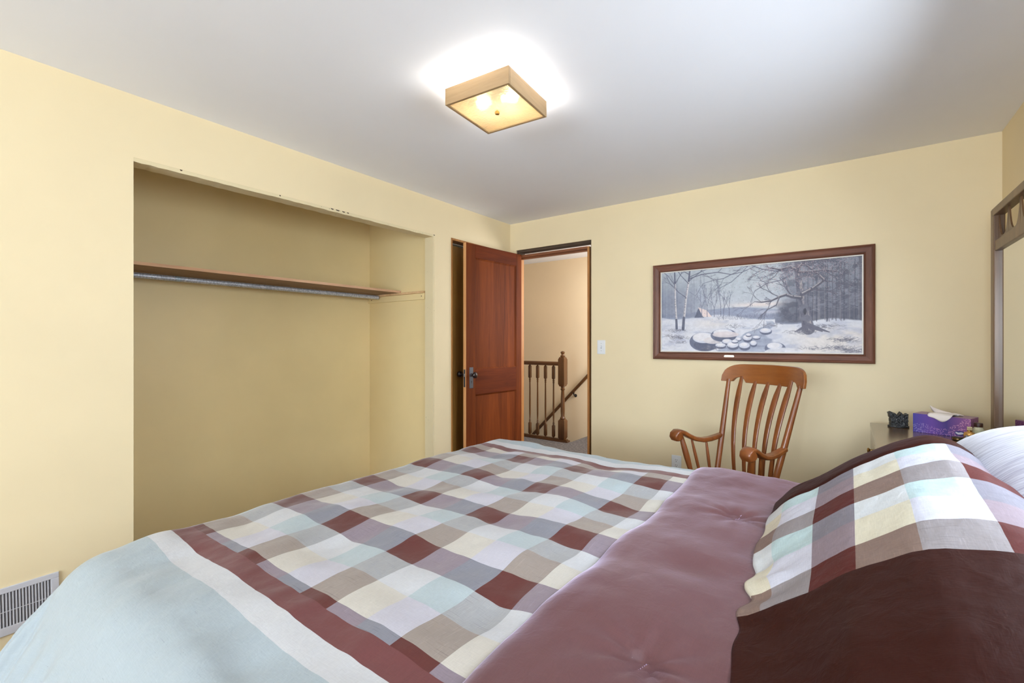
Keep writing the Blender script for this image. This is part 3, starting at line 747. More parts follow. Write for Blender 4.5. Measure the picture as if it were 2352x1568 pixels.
for i in range(n + 1):
    for jz in range(rows + 1):
        z = bot[i][1] + (top[i][1] - bot[i][1]) * jz / rows
        vs.append(L3(top[i][0], crest_pt(top[i][0], z) + tk / 2, z))
    for jz in range(rows + 1):
        z = bot[i][1] + (top[i][1] - bot[i][1]) * jz / rows
        vs.append(L3(top[i][0], crest_pt(top[i][0], z) - tk / 2, z))
R = 2 * (rows + 1)
for i in range(n):
    for jz in range(rows):
        a_, b2 = i * R + jz, (i + 1) * R + jz
        fs.append((a_, b2, b2 + 1, a_ + 1)); fs.append((a_ + rows + 1, a_ + rows + 2, b2 + rows + 2, b2 + rows + 1))
    for off in (0, rows):
        a_, b2 = i * R + off, (i + 1) * R + off
        fs.append((a_, a_ + rows + 1, b2 + rows + 1, b2))
for i in (0, n):
    for jz in range(rows): a_ = i * R + jz; fs.append((a_, a_ + 1, a_ + rows + 2, a_ + rows + 1))
cm.add(vs, fs, True).build('crest_rail', M['chair_x'], ch, .005, 2, 50)
seat_z = .425
for s_ in (-1, 1):
    p0, p1 = L3(s_*.190, -.128, seat_z - .01), L3(s_*.240, crest_pt(.240, zcb), zcb + .012)
    MB().rod(p0, p1, .0165, .0125, 14, .002, 10).build('back_post', M['chair'], ch)
for k in range(5):
    t = (k - 2) / 2
    lt_, lb2 = t * .166, t * .122
    path = []; wd = []; tt = []
    for i in range(17):
        q = i / 16; z = seat_z - .008 + (zcb + .012 - seat_z + .008) * q + (.022 * q ** 8 if abs(t) == 1 else 0)
        fb = -.196 - .016 * (1 - t * t); ft = crest_pt(lt_, zcb) + .002
        f = fb + (ft - fb) * (q ** 2.2) + .004 * math.sin(PI * q)
        path.append(L3(lb2 + (lt_ - lb2) * q, f, z))
        w_ = .021 + .012 * min(q / .75, 1) ** 1.2
        if q > .86: w_ = .033 - (q - .86) / .14 * .015
        wd.append(w_); tt.append(.0125 if q < .9 else .011)
    MB().sweep(path, (1, 0, 0), wd, tt).build('spindle', M['chair'], ch)
for s_ in (-1, 1):
    prof = [(-.203, .640, .213), (-.16, .630, .216), (-.10, .618, .222), (-.04, .614, .229), (.02, .623, .238), (.07, .643, .246), (.105, .661, .251), (.135, .671, .255), (.160, .670, .257), (.177, .658, .258), (.181, .641, .258), (.172, .628, .258), (.158, .626, .258)]
    path = [L3(s_*l, -.193 + (f + .203) * .875, z) for f, z, l in prof]
    wd = [.036, .040, .044, .048, .054, .060, .064, .066, .067, .067, .066, .066, .066]
    tk_ = [.024, .026, .026, .026, .026, .026, .026, .027, .028, .028, .028, .026, .022]
    MB().sweep(path, (1, 0, 0), wd, tk_).lathe([(.0, -.0325), (.020, -.0325), (.0225, -.030), (.0225, .030), (.020, .0325), (0, .0325)], L3(s_*.258, .121, .645), (1, 0, 0), 18).build('arm', M['chair'], ch, .003, 2, 50)
    MB().rod(L3(s_*.206, .055, seat_z - .005), L3(s_*.252, .096, .648), .012, .0125, 14, .0055, 10).build('arm_post', M['chair'], ch)
    for f0, f1, l0, l1, z1 in ((-.01, .022, .209, .242, .622), (-.085, -.078, .202, .226, .606)):
        MB().rod(L3(s_*l0, f0, seat_z - .005), L3(s_*l1, f1, z1), .0085, .0065, 10, .002, 8).build('arm_spindle', M['chair'], ch)
sm = MB(); out = []
for i in range(40):
    a = 2 * PI * i / 40; cx_, sy_ = math.cos(a), math.sin(a)
    e_ = lambda t: math.copysign(abs(t) ** .55, t)
    l = .245 * e_(cx_) * (1 - .10 * (sy_ < 0) * abs(sy_)); f = .0 + .258 * e_(sy_)
    out.append(L3(l, f, 0))
vs = []; fs = []
for z, k in ((seat_z - .04, .93), (seat_z - .025, .99), (seat_z - .008, 1.0), (seat_z, .975)):
    for p in out: vs.append(Vector((p.x * k, p.y * k, z)))
for r_ in range(3):
    for i in range(40): i2 = (i+1) % 40; fs.append((r_*40+i, r_*40+i2, (r_+1)*40+i2, (r_+1)*40+i))
fs.append(tuple(range(39, -1, -1)))
vs.append(L3(0, 0, seat_z - .012))
for i in range(40): fs.append((120 + i, 120 + (i+1) % 40, 160))
sm.add(vs, fs, True).build('seat', M['chair_x'], ch)
for s_ in (-1, 1):
    path = []; 
    for i in range(21):
        f = -.44 + .86 * i / 20; path.append(L3(s_*.215, f, .018 + (f + .02) ** 2 / 2.1))
    MB().sweep(path, (1, 0, 0), [.026]*21, [.034]*21).build('rocker', M['chair'], ch, 0)
    for f0, f1, z1 in ((.14, .19, .048), (-.12, -.20, .044)):
        MB().rod(L3(s_*.175, f0, seat_z - .03), L3(s_*.215, f1, z1), .0135, .0105, 12, .006, 10).build('leg', M['chair'], ch)
    MB().rod(L3(s_*.196, .166, .21), L3(s_*.196, -.162, .21), .008, .008, 10, .004).build('stretcher', M['chair'], ch)
for f in (.165, -.163):
    MB().rod(L3(-.196, f, .24), L3(.196, f, .24), .008, .008, 10, .004).build('stretcher', M['chair_x'], ch)

# ------------------------------------------------------------------ dresser, mirror and the things on it
DZ = .75
DX0, DX1, DY0, DY1 = .098, .645, 2.34, 3.36
dr = empty('dresser', (DX0, DY0, 0)); tag(dr, 'glossy dark walnut dresser standing in the corner beyond the pillows', 'dresser')
dw, dl = DX1 - DX0, DY1 - DY0
MB().box((0, 0, DZ-.022), (dw, dl, DZ)).build('top', M['dresser'], dr, .003)
MB().box((.016, .012, .08), (dw-.005, dl-.012, DZ-.0225)).build('carcass', M['dresser'], dr, .002)
MB().box((.04, .03, .0), (dw-.03, dl-.03, .08)).build('plinth', M['dresser'], dr)
for i in range(2):
    for k in range(4):
        y0 = .02 + i * (dl - .04) / 2 + .004; y1 = y0 + (dl - .04) / 2 - .008; z0 = .09 + k * .158; z1 = z0 + .150
        dd = MB().box((.002, y0, z0), (.016, y1, z1)).build('drawer', M['dresser'], dr, .003)
        MB().lathe([(.006, 0), (.006, .008), (.013, .016), (.010, .022), (0, .023)], (.002, (y0+y1)/2, (z0+z1)/2), (-1, 0, 0), 14).build('knob', M['brass'], dd)

mr = empty('dresser_mirror', (.60, 3.20, DZ)); tag(mr, 'tall walnut framed mirror with arched cutout top standing on the dresser', 'mirror')
# local: x depth (front at -.04), y along wall (0 .. -.80), z up
ml = .82; fx = -.040; gx_ = -.023; MH = 1.112
MB().box((fx, -.058, .001), (0, 0, MH)).build('stile', M['mirrorframe'], mr, .004)
MB().box((fx, -ml, .001), (0, -ml+.058, MH)).build('stile', M['mirrorframe'], mr, .004)
MB().box((fx+.004, -ml+.058, .001), (0, -.058, .062)).build('bottom_rail', M['mirrorframe'], mr, .003)
zr0, zr1 = .905, .955
MB().box((fx+.004, -ml+.058, zr0), (0, -.058, zr1)).build('middle_rail', M['mirrorframe'], mr, .003)
MB().box((fx-.002, -ml+.03, MH-.036), (0, -.030, MH-.001)).build('top_rail', M['mirrorframe'], mr, .003)
nsp = 4; step = (ml - .116) / nsp
for i in range(nsp):
    # rounded arches between slender tapering splats
    c0 = -.058 - step * i; c1 = c0 - step; cm_ = (c0 + c1) / 2
    pts = []
    for q in range(15):
        a = q / 14; t = 2 * a - 1
        z = zr1 + .012 + (MH - .036 - zr1 - .012) * abs(t) ** 3.2
        y = cm_ - t * (step / 2 - .007)
        pts.append((y, z))
    out = [(fx+.012, c0, zr1)] + [(fx+.012, c0, MH-.037)] + [(fx+.012, y, z) for y, z in pts] + [(fx+.012, c1, MH-.037), (fx+.012, c1, zr1)]
    # split into left half, base and right half so the outline stays simple
    vs = []; fs = []
    lower = [(c0 + (c1 - c0) * q / 14) for q in range(15)]
    for dpt in (fx+.015, fx+.021):
        for q in range(15): vs.append((dpt, lower[q], zr1))
        for q in range(15): vs.append((dpt, pts[14-q][0] if pts[0][0] < pts[14][0] else pts[q][0], pts[q][1]))
    for q in range(14):
        fs += [(q, q+1, 16+q, 15+q), (30+q, 45+q, 46+q, 31+q), (15+q, 16+q, 46+q, 45+q)]
    fs += [(0, 15, 45, 30), (14, 44, 59, 29)]
    # outer strips up to the rail
    m_ = MB().add(vs, fs)
    m_.build('splat', M['mirrorframe'], mr)
MB().box((gx_, -ml+.055, .058), (gx_+.004, -.055, zr0+.003)).build('mirror_glass', M['mirror'], mr)
MB().box((gx_+.0045, -ml+.05, .05), (-.003, -.05, zr0+.01)).build('backing', M['rough_dark'], mr)

# tissue box
ta = math.atan2(-.078, .189)
tb = empty('tissue_box', (.392, 3.172, DZ), ta); tag(tb, 'purple tissue box with speckled pattern and a white tissue on the dresser', 'tissue box')
# local: x along the front, y to the wall
tl, td, thh = .220, .114, .096
def tissue_mat():
    m, nt, b = new_mat('tissue_carton_print'); v = coords(nt)
    sp = N(nt, 'ShaderNodeSeparateXYZ'); nt.links.new(v, sp.inputs[0])
    xr = math_node(nt, 'ADD', math_node(nt, 'DIVIDE', sp.outputs[0], tl), .5)
    base = ramp(nt, xr, [(.0, S(66, 62, 150)), (.35, S(104, 68, 158)), (.6, S(66, 48, 128)), (1.0, S(150, 88, 150))])
    vo = N(nt, 'ShaderNodeTexVoronoi'); vo.inputs['Scale'].default_value = 190; nt.links.new(v, vo.inputs['Vector'])
    dots = ramp(nt, vo.outputs['Distance'], [(.28, (1,1,1,1)), (.42, (0,0,0,1))])
    # band of dots: rises towards both ends
    zz = math_node(nt, 'DIVIDE', sp.outputs[2], thh)
    wv = math_node(nt, 'MULTIPLY', math_node(nt, 'SINE', math_node(nt, 'MULTIPLY', xr, 9.0)), .12)
    lim = math_node(nt, 'ADD', math_node(nt, 'ADD', wv, .40), math_node(nt, 'MULTIPLY', math_node(nt, 'POWER', xr, 4.0), .65))
    band = math_node(nt, 'LESS_THAN', zz, lim)
    dc = ramp(nt, xr, [(.0, S(170, 170, 214)), (.4, S(190, 140, 200)), (1.0, S(232, 170, 196))])
    c = mix_rgb(nt, math_node(nt, 'MULTIPLY', math_node(nt, 'MULTIPLY', dots, band), .8), base, dc)
    # carton top is plain mauve grey
    nt.links.new(c, b.inputs['Base Color']); b.inputs['Roughness'].default_value = .35; return m
cart = MB().box((-tl/2, -td/2, 0), (tl/2, td/2, thh)).build('carton', tissue_mat(), tb, .0015)
lidm = MB(); lidm.box((-tl/2+.002, -td/2+.002, thh), (tl/2-.002, td/2-.002, thh+.0006)); lidm.build('carton_top', plain('carton_top_print', S(150, 116, 142), .4), tb)
sl = MB(); sl.prism([(math.cos(2*PI*i/24)*.07, math.sin(2*PI*i/24)*.022, thh+.0006) for i in range(24)], (0, 0, .0006)); sl.build('opening', M['slot'], tb)
em = MB(); em.prism([(.072+math.cos(2*PI*i/24)*.021, -td/2-.0006, .021+math.sin(2*PI*i/24)*.0115) for i in range(24)], (0, .0006, 0)); emo = em.build('oval_emblem', plain('emblem_blue', S(48, 44, 120), .4), tb)
em = MB()
q = [(.054, .021), (.058, .0265), (.066, .024), (.076, .0275), (.086, .025), (.091, .021), (.083, .019), (.074, .0155), (.064, .0145), (.060, .018)]
em.prism([(x_, -td/2-.0010, z_) for x_, z_ in q], (0, .0005, 0)); em.build('emblem_mark', plain('emblem_white', S(214, 216, 226), .4), emo)
# pulled tissue: folded sheet
ts = MB()
def sheet(P, rows_, cols_):
    vs = [Vector(p) for r_ in P for p in r_]; fs = []
    for r_ in range(rows_-1):
        for c_ in range(cols_-1):
            a = r_*cols_+c_; fs.append((a, a+1, a+cols_+1, a+cols_))
    ts.add(vs, fs, True)
z0 = thh + .001
sheet([[(-.040, .004, z0), (-.012, .000, z0), (.030, .004, z0), (.058, .010, z0)],
       [(-.052, -.004, z0+.024), (-.020, -.010, z0+.022), (.018, -.006, z0+.015), (.046, .004, z0+.010)],
       [(-.060, -.004, z0+.046), (-.046, -.012, z0+.036), (-.012, -.014, z0+.024), (.020, -.006, z0+.014)]], 3, 4)
sheet([[(-.036, .0, z0+.004), (-.010, -.004, z0+.012), (.024, .0, z0+.012), (.052, .006, z0+.006)],
       [(-.048, -.030, z0+.010), (-.016, -.032, z0+.013), (.016, -.030, z0+.013), (.042, -.020, z0+.008)],
       [(-.050, -.0600, z0+.006), (-.022, -.0610, z0+.007), (.008, -.0620, z0+.007), (.043, -.0600, z0+.006)],
       [(-.050, -.0625, z0-.012), (-.022, -.0630, z0-.010), (.008, -.0640, z0-.040), (.042, -.0620, z0-.004)]], 4, 4)
sheet([[(.018, .004, z0+.004), (.040, .006, z0+.008), (.062, .010, z0+.004)],
       [(.022, .020, z0+.012), (.046, .022, z0+.011), (.072, .022, z0+.003)]], 2, 3)
to = ts.build('tissue', plain('white_tissue', S(236, 226, 218), .9), tb)
sd = to.modifiers.new('subd', 'SUBSURF'); sd.levels = 2; sd.render_levels = 2
so = to.modifiers.new('solid', 'SOLIDIFY'); so.thickness = .0006; so.offset = 1

# black sculpted ornament
bo = empty('black_ornament', (.218, 3.272, DZ), .15); tag(bo, 'small black rough sculpted ornament beside the tissue box on the dresser', 'ornament')
def ornament_mat():
    m, nt, b = new_mat('black_glazed'); v = coords(nt)
    n = noise_tex(nt, v, 170, 3, .7); c = ramp(nt, n, [(.56, S(22, 22, 22)), (.70, S(150, 148, 146))])
    nt.links.new(c, b.inputs['Base Color']); b.inputs['Roughness'].default_value = .3; bump(nt, b, n, .8, .004); return m
OM = ornament_mat()
bmh = bmesh.new()
bmesh.ops.create_cube(bmh, size=1.0); bmesh.ops.subdivide_edges(bmh, edges=bmh.edges, cuts=14, use_grid_fill=True)
for vv in bmh.verts:
    p = vv.co.copy(); q = Vector((p.x * .074, p.y * .044, (p.z + .5) * .066 + .006))
    rr_ = 1 - .10 * abs(p.z) ** 2
    q.x *= rr_; 
    if p.z > .3: q.z += .006 * math.sin(p.x * 17) + (.012 if p.x < -.33 else 0) + (.006 if abs(p.x - .12) < .05 else 0)
    if p.x < -.36 and p.z > .1: q.x -= .022 * (p.z - .1)
    n_ = noise.noise_vector(q * 90) * .0035 + noise.noise_vector(q * 240) * .0018
    vv.co = q + n_
mo = bpy.data.meshes.new('figure'); bmh.to_mesh(mo); bmh.free(); mo.materials.append(OM)
oo = bpy.data.objects.new('figure', mo); col.objects.link(oo); oo.parent = bo
MB().prism([(math.cos(2*PI*i/28)*.047, math.sin(2*PI*i/28)*.028, .0005) for i in range(28)], (0, 0, .009)).build('base', OM, bo, .002)

# small bottles
cj = empty('cream_jar', (.497, 3.074, DZ)); tag(cj, 'small clear jar with dark brown lid standing beside the mirror', 'jar')
glass_c = plain('clear_jar_glass', S(214, 210, 176), .12, 0, .6)
MB().lathe([(.016, .0005), (.0195, .004), (.0195, .052), (.015, .060), (.0135, .062)], (0,0,0), (0,0,1), 24).build('jar_body', glass_c, cj)
MB().lathe([(.0155, .0622), (.016, .064), (.016, .079), (.0145, .081)], (0,0,0), (0,0,1), 24).build('lid', plain('dark_brown_lid', S(58, 28, 22), .4), cj)
MB().lathe([(.0198, .018), (.0198, .048)], (0,0,0), (0,0,1), 24).build('paper_label', plain('cream_green_label', S(206, 208, 170), .6), cj)
pb = empty('perfume_bottle', (.460, 3.030, DZ)); tag(pb, 'gold perfume bottle with square clear stopper', 'perfume bottle')
MB().lathe([(.010, .0005), (.018, .010), (.022, .026), (.018, .038), (.008, .043), (.007, .047)], (0,0,0), (0,0,1), 24).build('bottle', plain('amber_perfume_glass', S(206, 156, 84), .12, .35), pb)
MB().lathe([(.0085, .044), (.0085, .049)], (0,0,0), (0,0,1), 20).build('collar', M['gold'], pb)
MB().box((-.009, -.009, .0492), (.009, .009, .066)).build('stopper', plain('pale_gold_stopper', S(232, 214, 170), .12, .5), pb, .002)
pc = empty('pressed_powder_compact', (.418, 3.005, DZ)); tag(pc, 'round dark compact lying on the dresser before the tissue box', 'compact')
MB().lathe([(.019, .0005), (.023, .003), (.023, .014), (.019, .017)], (0,0,0), (0,0,1), 28).build('case', plain('smoked_case', S(70, 62, 44), .2, .5), pc)
MB().lathe([(.0232, .008), (.0232, .0095)], (0,0,0), (0,0,1), 28).build('rim', M['gold'], pc)
gl2 = empty('scent_vial', (.440, 2.955, DZ)); tag(gl2, 'tiny clear glass vial with silver cap before the gold perfume bottle', 'vial')
MB().lathe([(.009, .0005), (.011, .003), (.011, .018), (.006, .023)], (0,0,0), (0,0,1), 18).build('vial_body', plain('grey_glass', S(170, 170, 160), .1, .4), gl2)
MB().lathe([(.007, .0232), (.007, .034)], (0,0,0), (0,0,1), 18).build('cap', M['steel'], gl2)

# ------------------------------------------------------------------ bed
bed = empty('bed', (-.66, 1.25, 0)); tag(bed, 'king bed base and mattress under the checked comforter', 'bed')
MB().box((-.98, -.90, .10), (1.04, .90, .32)).build('box_spring', plain('box_spring_cloth', S(206, 200, 190), .9), bed, .02)
MB().box((-1.0, -.93, .322), (1.05, .93, .60)).build('mattress', plain('mattress_cloth', S(232, 230, 226), .9), bed, .05, 4)
for x_ in (-.9, .95):
    for y_ in (-.8, .8): MB().box((x_-.03, y_-.03, 0), (x_+.03, y_+.03, .10)).build('leg', M['dresser'], bed)
MB().box((1.06, -.98, .0), (1.11, .98, .90)).build('headboard', M['dresser'], bed, .01)

# ---- fabrics
PER = .325
WHT, LAV, AQU, CRM = S(190, 190, 192), S(184, 181, 190), S(168, 179, 182), S(192, 186, 176)
BLU = S(160, 170, 175); BRN = S(106, 60, 60); BRS = S(90, 42, 38)
MAU, BGR, TAN, GRG = S(134, 121, 130), S(127, 127, 136), S(147, 135, 127), S(156, 156, 157)
def plaid(nt, u, v, u0, v0, swap=False, pal=None):
    P = pal or dict(B=BRS, m=MAU, b=BGR, t=TAN, g=GRG, c=CRM, l=LAV, a=AQU, w=WHT)
    uf = math_node(nt, 'FRACT', math_node(nt, 'DIVIDE', math_node(nt, 'SUBTRACT', u, u0), PER))
    vf = math_node(nt, 'FRACT', math_node(nt, 'DIVIDE', math_node(nt, 'SUBTRACT', v, v0), PER))
    e1, e2 = .33, .665
    def row(a, b_, c): return ramp(nt, uf, [(0, a), (e1, b_), (e2, c)], 'CONSTANT')
    m, b_, t, g = (P['m'], P['b'], P['t'], P['g']) if not swap else (P['t'], P['g'], P['m'], P['b'])
    rQ = row(P['B'], m, b_); rt = row(t, P['c'], P['l']); rg = row(g, P['w'], P['a'])
    k1 = ramp(nt, vf, [(0, (0,0,0,1)), (e1, (1,1,1,1))], 'CONSTANT'); k2 = ramp(nt, vf, [(0, (0,0,0,1)), (e2, (1,1,1,1))], 'CONSTANT')
    c = mix_rgb(nt, k1, rQ, rt); return mix_rgb(nt, k2, c, rg), uf, vf
def weave(nt, b, c, uv, slub=.12, sheen=.25, rough=.55, sc=1.0, bk=.35, dash=False):
    mp = N(nt, 'ShaderNodeMapping'); mp.inputs['Scale'].default_value = (45*sc, 420*sc, 1); nt.links.new(uv, mp.inputs[0])
    n1 = noise_tex(nt, mp.outputs[0], 1.0, 3, .6)
    mp2 = N(nt, 'ShaderNodeMapping'); mp2.inputs['Scale'].default_value = (420*sc, 45*sc, 1); nt.links.new(uv, mp2.inputs[0])
    n2 = noise_tex(nt, mp2.outputs[0], 1.0, 3, .6)
    nn = math_node(nt, 'MULTIPLY', math_node(nt, 'ADD', n1, n2), .5)
    k = ramp(nt, nn, [(.35, (1-slub,)*3+(1,)), (.65, (1,1,1,1))])
    c = mix_rgb(nt, 1.0, c, k, 'MULTIPLY')
    if dash:
        bw = N(nt, 'ShaderNodeRGBToBW'); nt.links.new(c, bw.inputs[0])
        mk = math_node(nt, 'MULTIPLY', math_node(nt, 'GREATER_THAN', bw.outputs[0], .10), math_node(nt, 'LESS_THAN', bw.outputs[0], .36))
        for sc3, lo, hi, tint in (((12, 330, 1), .64, .68, (.80, .79, .81, 1)), ((300, 14, 1), .62, .66, (1.12, 1.12, 1.12, 1))):
            m4 = N(nt, 'ShaderNodeMapping'); m4.inputs['Scale'].default_value = sc3; nt.links.new(uv, m4.inputs[0])
            q4 = ramp(nt, noise_tex(nt, m4.outputs[0], 1.0, 2, .5), [(lo, (1,1,1,1)), (hi, tint)])
            c = mix_rgb(nt, mk, c, q4, 'MULTIPLY')
    nt.links.new(c, b.inputs['Base Color']); b.inputs['Roughness'].default_value = rough
    b.inputs['Sheen Weight'].default_value = sheen; b.inputs['Sheen Roughness'].default_value = .35
    b.inputs['Specular IOR Level'].default_value = .3
    mp3 = N(nt, 'ShaderNodeMapping'); mp3.inputs['Scale'].default_value = (26, 26, 1); nt.links.new(uv, mp3.inputs[0])
    n3 = noise_tex(nt, mp3.outputs[0], 1.0, 3, .55, .6)
    hh = math_node(nt, 'ADD', math_node(nt, 'MULTIPLY', nn, .12), math_node(nt, 'MULTIPLY', n3, .6))
    bump(nt, b, hh, bk, .006)
def uvnode(nt):
    n = N(nt, 'ShaderNodeUVMap'); n.uv_map = 'UVMap'; s_ = N(nt, 'ShaderNodeSeparateXYZ'); nt.links.new(n.outputs[0], s_.inputs[0])
    return n.outputs[0], s_.outputs[0], s_.outputs[1]
def comforter_mat():
    m, nt, b = new_mat('checked_comforter'); uv, u, v = uvnode(nt)
    c, uf, vf = plaid(nt, u, v, -.705, .806)
    # near and far border stripes run the length of the bed
    d = math_node(nt, 'ABSOLUTE', math_node(nt, 'SUBTRACT', v, 1.2585))
    bs = ramp(nt, math_node(nt, 'SUBTRACT', d, .50), [(0, BRN), (.19, BRN), (.2525, WHT), (.312, BLU)], 'CONSTANT')
    k = math_node(nt, 'GREATER_THAN', d, .6975); c = mix_rgb(nt, k, c, bs)
    dx = math_node(nt, 'SUBTRACT', -1.79, u)
    fs_ = ramp(nt, dx, [(0, BRN), (.055, WHT), (.105, BLU)], 'CONSTANT')
    dm = math_node(nt, 'MULTIPLY', math_node(nt, 'GREATER_THAN', dx, 0.0), math_node(nt, 'LESS_THAN', d, .7525))
    c = mix_rgb(nt, dm, c, fs_)
    weave(nt, b, c, uv, dash=True); return m
def satin(name, c, tint, sheen, rough=.42):
    m, nt, b = new_mat(name); uv, u, v = uvnode(nt)
    c = mix_rgb(nt, math_node(nt, 'LESS_THAN', u, .010), c, S(78, 44, 42))
    weave(nt, b, c, uv, .18, sheen, rough); b.inputs['Sheen Tint'].default_value = tint; b.inputs['Specular IOR Level'].default_value = .45
    return m
M['comforter'] = comforter_mat()
M['brown_satin'] = satin('brown_satin', S(98, 60, 60), S(220, 206, 232), .7)
M['hem_brown'] = plain('brown_hem', S(92, 50, 46), .6)

def grid_obj(name, P, UV, mats, parent=None):
    """P: rows x cols x 3 array"""
    R_, C_ = P.shape[:2]; idx = np.arange(R_*C_).reshape(R_, C_)
    quads = np.stack([idx[:-1,:-1], idx[:-1,1:], idx[1:,1:], idx[1:,:-1]], -1).reshape(-1, 4)
    me = bpy.data.meshes.new(name); me.vertices.add(R_*C_); me.vertices.foreach_set('co', P.reshape(-1).astype(np.float32))
    me.loops.add(quads.size); me.loops.foreach_set('vertex_index', quads.ravel().astype(np.int32))
    me.polygons.add(len(quads)); me.polygons.foreach_set('loop_start', np.arange(0, quads.size, 4, dtype=np.int32))
    me.update(calc_edges=True)
    uvl = me.uv_layers.new(name='UVMap'); uvl.data.foreach_set('uv', UV.reshape(-1, 2)[quads.ravel()].astype(np.float32).ravel())
    me.polygons.foreach_set('use_smooth', np.ones(len(quads), dtype=bool))
    for m_ in mats: me.materials.append(m_)
    o = bpy.data.objects.new(name, me); col.objects.link(o)
    if parent: o.parent = parent
    return o
def nz(x, y, z=0.0): return noise.noise(Vector((x, y, z)))

X0, Y0, Y1 = -1.66, .365, 2.12       # flat part of the bed top
TOPZ = .628; RB = .115
TUFTS = [(-1.487 + .581*i + (.29 if k % 2 else 0), .382 + .393*k) for i in range(-1, 4) for k in range(-1, 6)]
def puff(u, v):
    dmin = min((u-a)**2 + (v-b_)**2 for a, b_ in TUFTS)
    h = -.011 * math.exp(-dmin / .0035) - .006 * math.exp(-dmin / .03)
    h += .013 * nz(u*2.4 + 3, v*4.2, 1.7) + .013 * nz(u*4.2, v*7.5 + 5, 4.1) + .0045 * nz(u*15, v*9, 8.2) + .0012 * nz(u*34, v*26, 2.2)
    return h
EMAX = .385
xs = np.arange(-.40, .0001, .0105)
us = list(np.linspace(-EMAX, 0, 44)[:-1]) + list(np.arange(0, 1.35, .0105))       # offset from X0
vs_ = list(np.linspace(-EMAX, 0, 44)[:-1]) + list(np.linspace(0, Y1-Y0, 168)) + list(np.linspace(0, EMAX, 44)[1:] + (Y1-Y0))
P = np.zeros((len(vs_), len(us), 3)); UV = np.zeros((len(vs_), len(us), 2))
for i, dv in enumerate(vs_):
    for k, du in enumerate(us):
        ex = max(0, -du); ey = max(0, -dv, dv - (Y1-Y0)); sy = -1 if dv < 0 else 1
        bx_ = X0 + max(du, 0); by_ = Y0 + min(max(dv, 0), Y1-Y0)
        e = max(ex, ey); z = TOPZ
        if e > 0:
            if ex > 0 and ey > 0:
                ph_ = (ex / ey) * PI / 4 if ex <= ey else PI / 2 - (ey / ex) * PI / 4
            else: ph_ = 0 if ex == 0 else PI / 2
            dx_, dy_ = -math.sin(ph_), sy * math.cos(ph_)
            cor = math.sin(2 * ph_)
            near = math.cos(ph_) ** 2 * (sy < 0)
            fl = math.radians(76 - 13 * near - 10 * cor); rb = RB + .02 * near
            a = min(e / rb, fl); out_ = rb * math.sin(a); dn = rb * (1 - math.cos(a))
            rest = e - rb * a
            if rest > 0: out_ += rest * math.cos(fl); dn += rest * math.sin(fl)
            # hanging folds, strongest round the corner
            s_par = (bx_ * abs(dy_) + by_ * abs(dx_)) * 1.0 + ph_ * .22 * sy
            amp = min(1, rest / .12) if rest > 0 else 0
            fold = (.004 + .017 * min(1, cor * 1.6)) * math.sin(ph_ * 26 + 1.1 + 2.0 * e) * amp + .010 * nz(s_par * 9, e * 2, 3.3) * amp
            if sy < 0 and ey >= ex:
                kx = min(1, max(0, (-.95 - bx_) / .5)); fold += .011 * kx * math.sin(bx_ * 62 + ph_ * 14 + 6 * e) * min(1, max(0, rest - .03) / .12)
            px_ = bx_ + dx_ * (out_ + fold); py_ = by_ + dy_ * (out_ + fold); z = TOPZ - dn
            uu, vv2 = bx_ + dx_ * e, by_ + dy_ * e
        else:
            px_, py_ = bx_, by_; uu, vv2 = bx_, by_
        wgt = 1 if e == 0 else max(.0, 1 - e / .22)
        # the top sags gently to the edges
        crown = .016 - .016 * (max(0, 1.245 - by_) / .875) ** 4
        z += (puff(uu, vv2) + crown) * wgt
        P[i, k] = (px_, py_, z); UV[i, k] = (uu, vv2)
cf = grid_obj('comforter', P, UV, [M['comforter'], M['hem_brown']])
tag(cf, 'checked comforter in brown, grey and white with pale blue sides spread over the bed', 'comforter')
sd = cf.modifiers.new('thickness', 'SOLIDIFY'); sd.thickness = .018; sd.offset = -1; sd.material_offset = 1; sd.material_offset_rim = 1; sd.use_rim = True

def top_z(u, v):
    crown = .016 - .016 * (max(0, 1.245 - max(v, Y0)) / .875) ** 4
    return TOPZ + puff(u, v) + crown
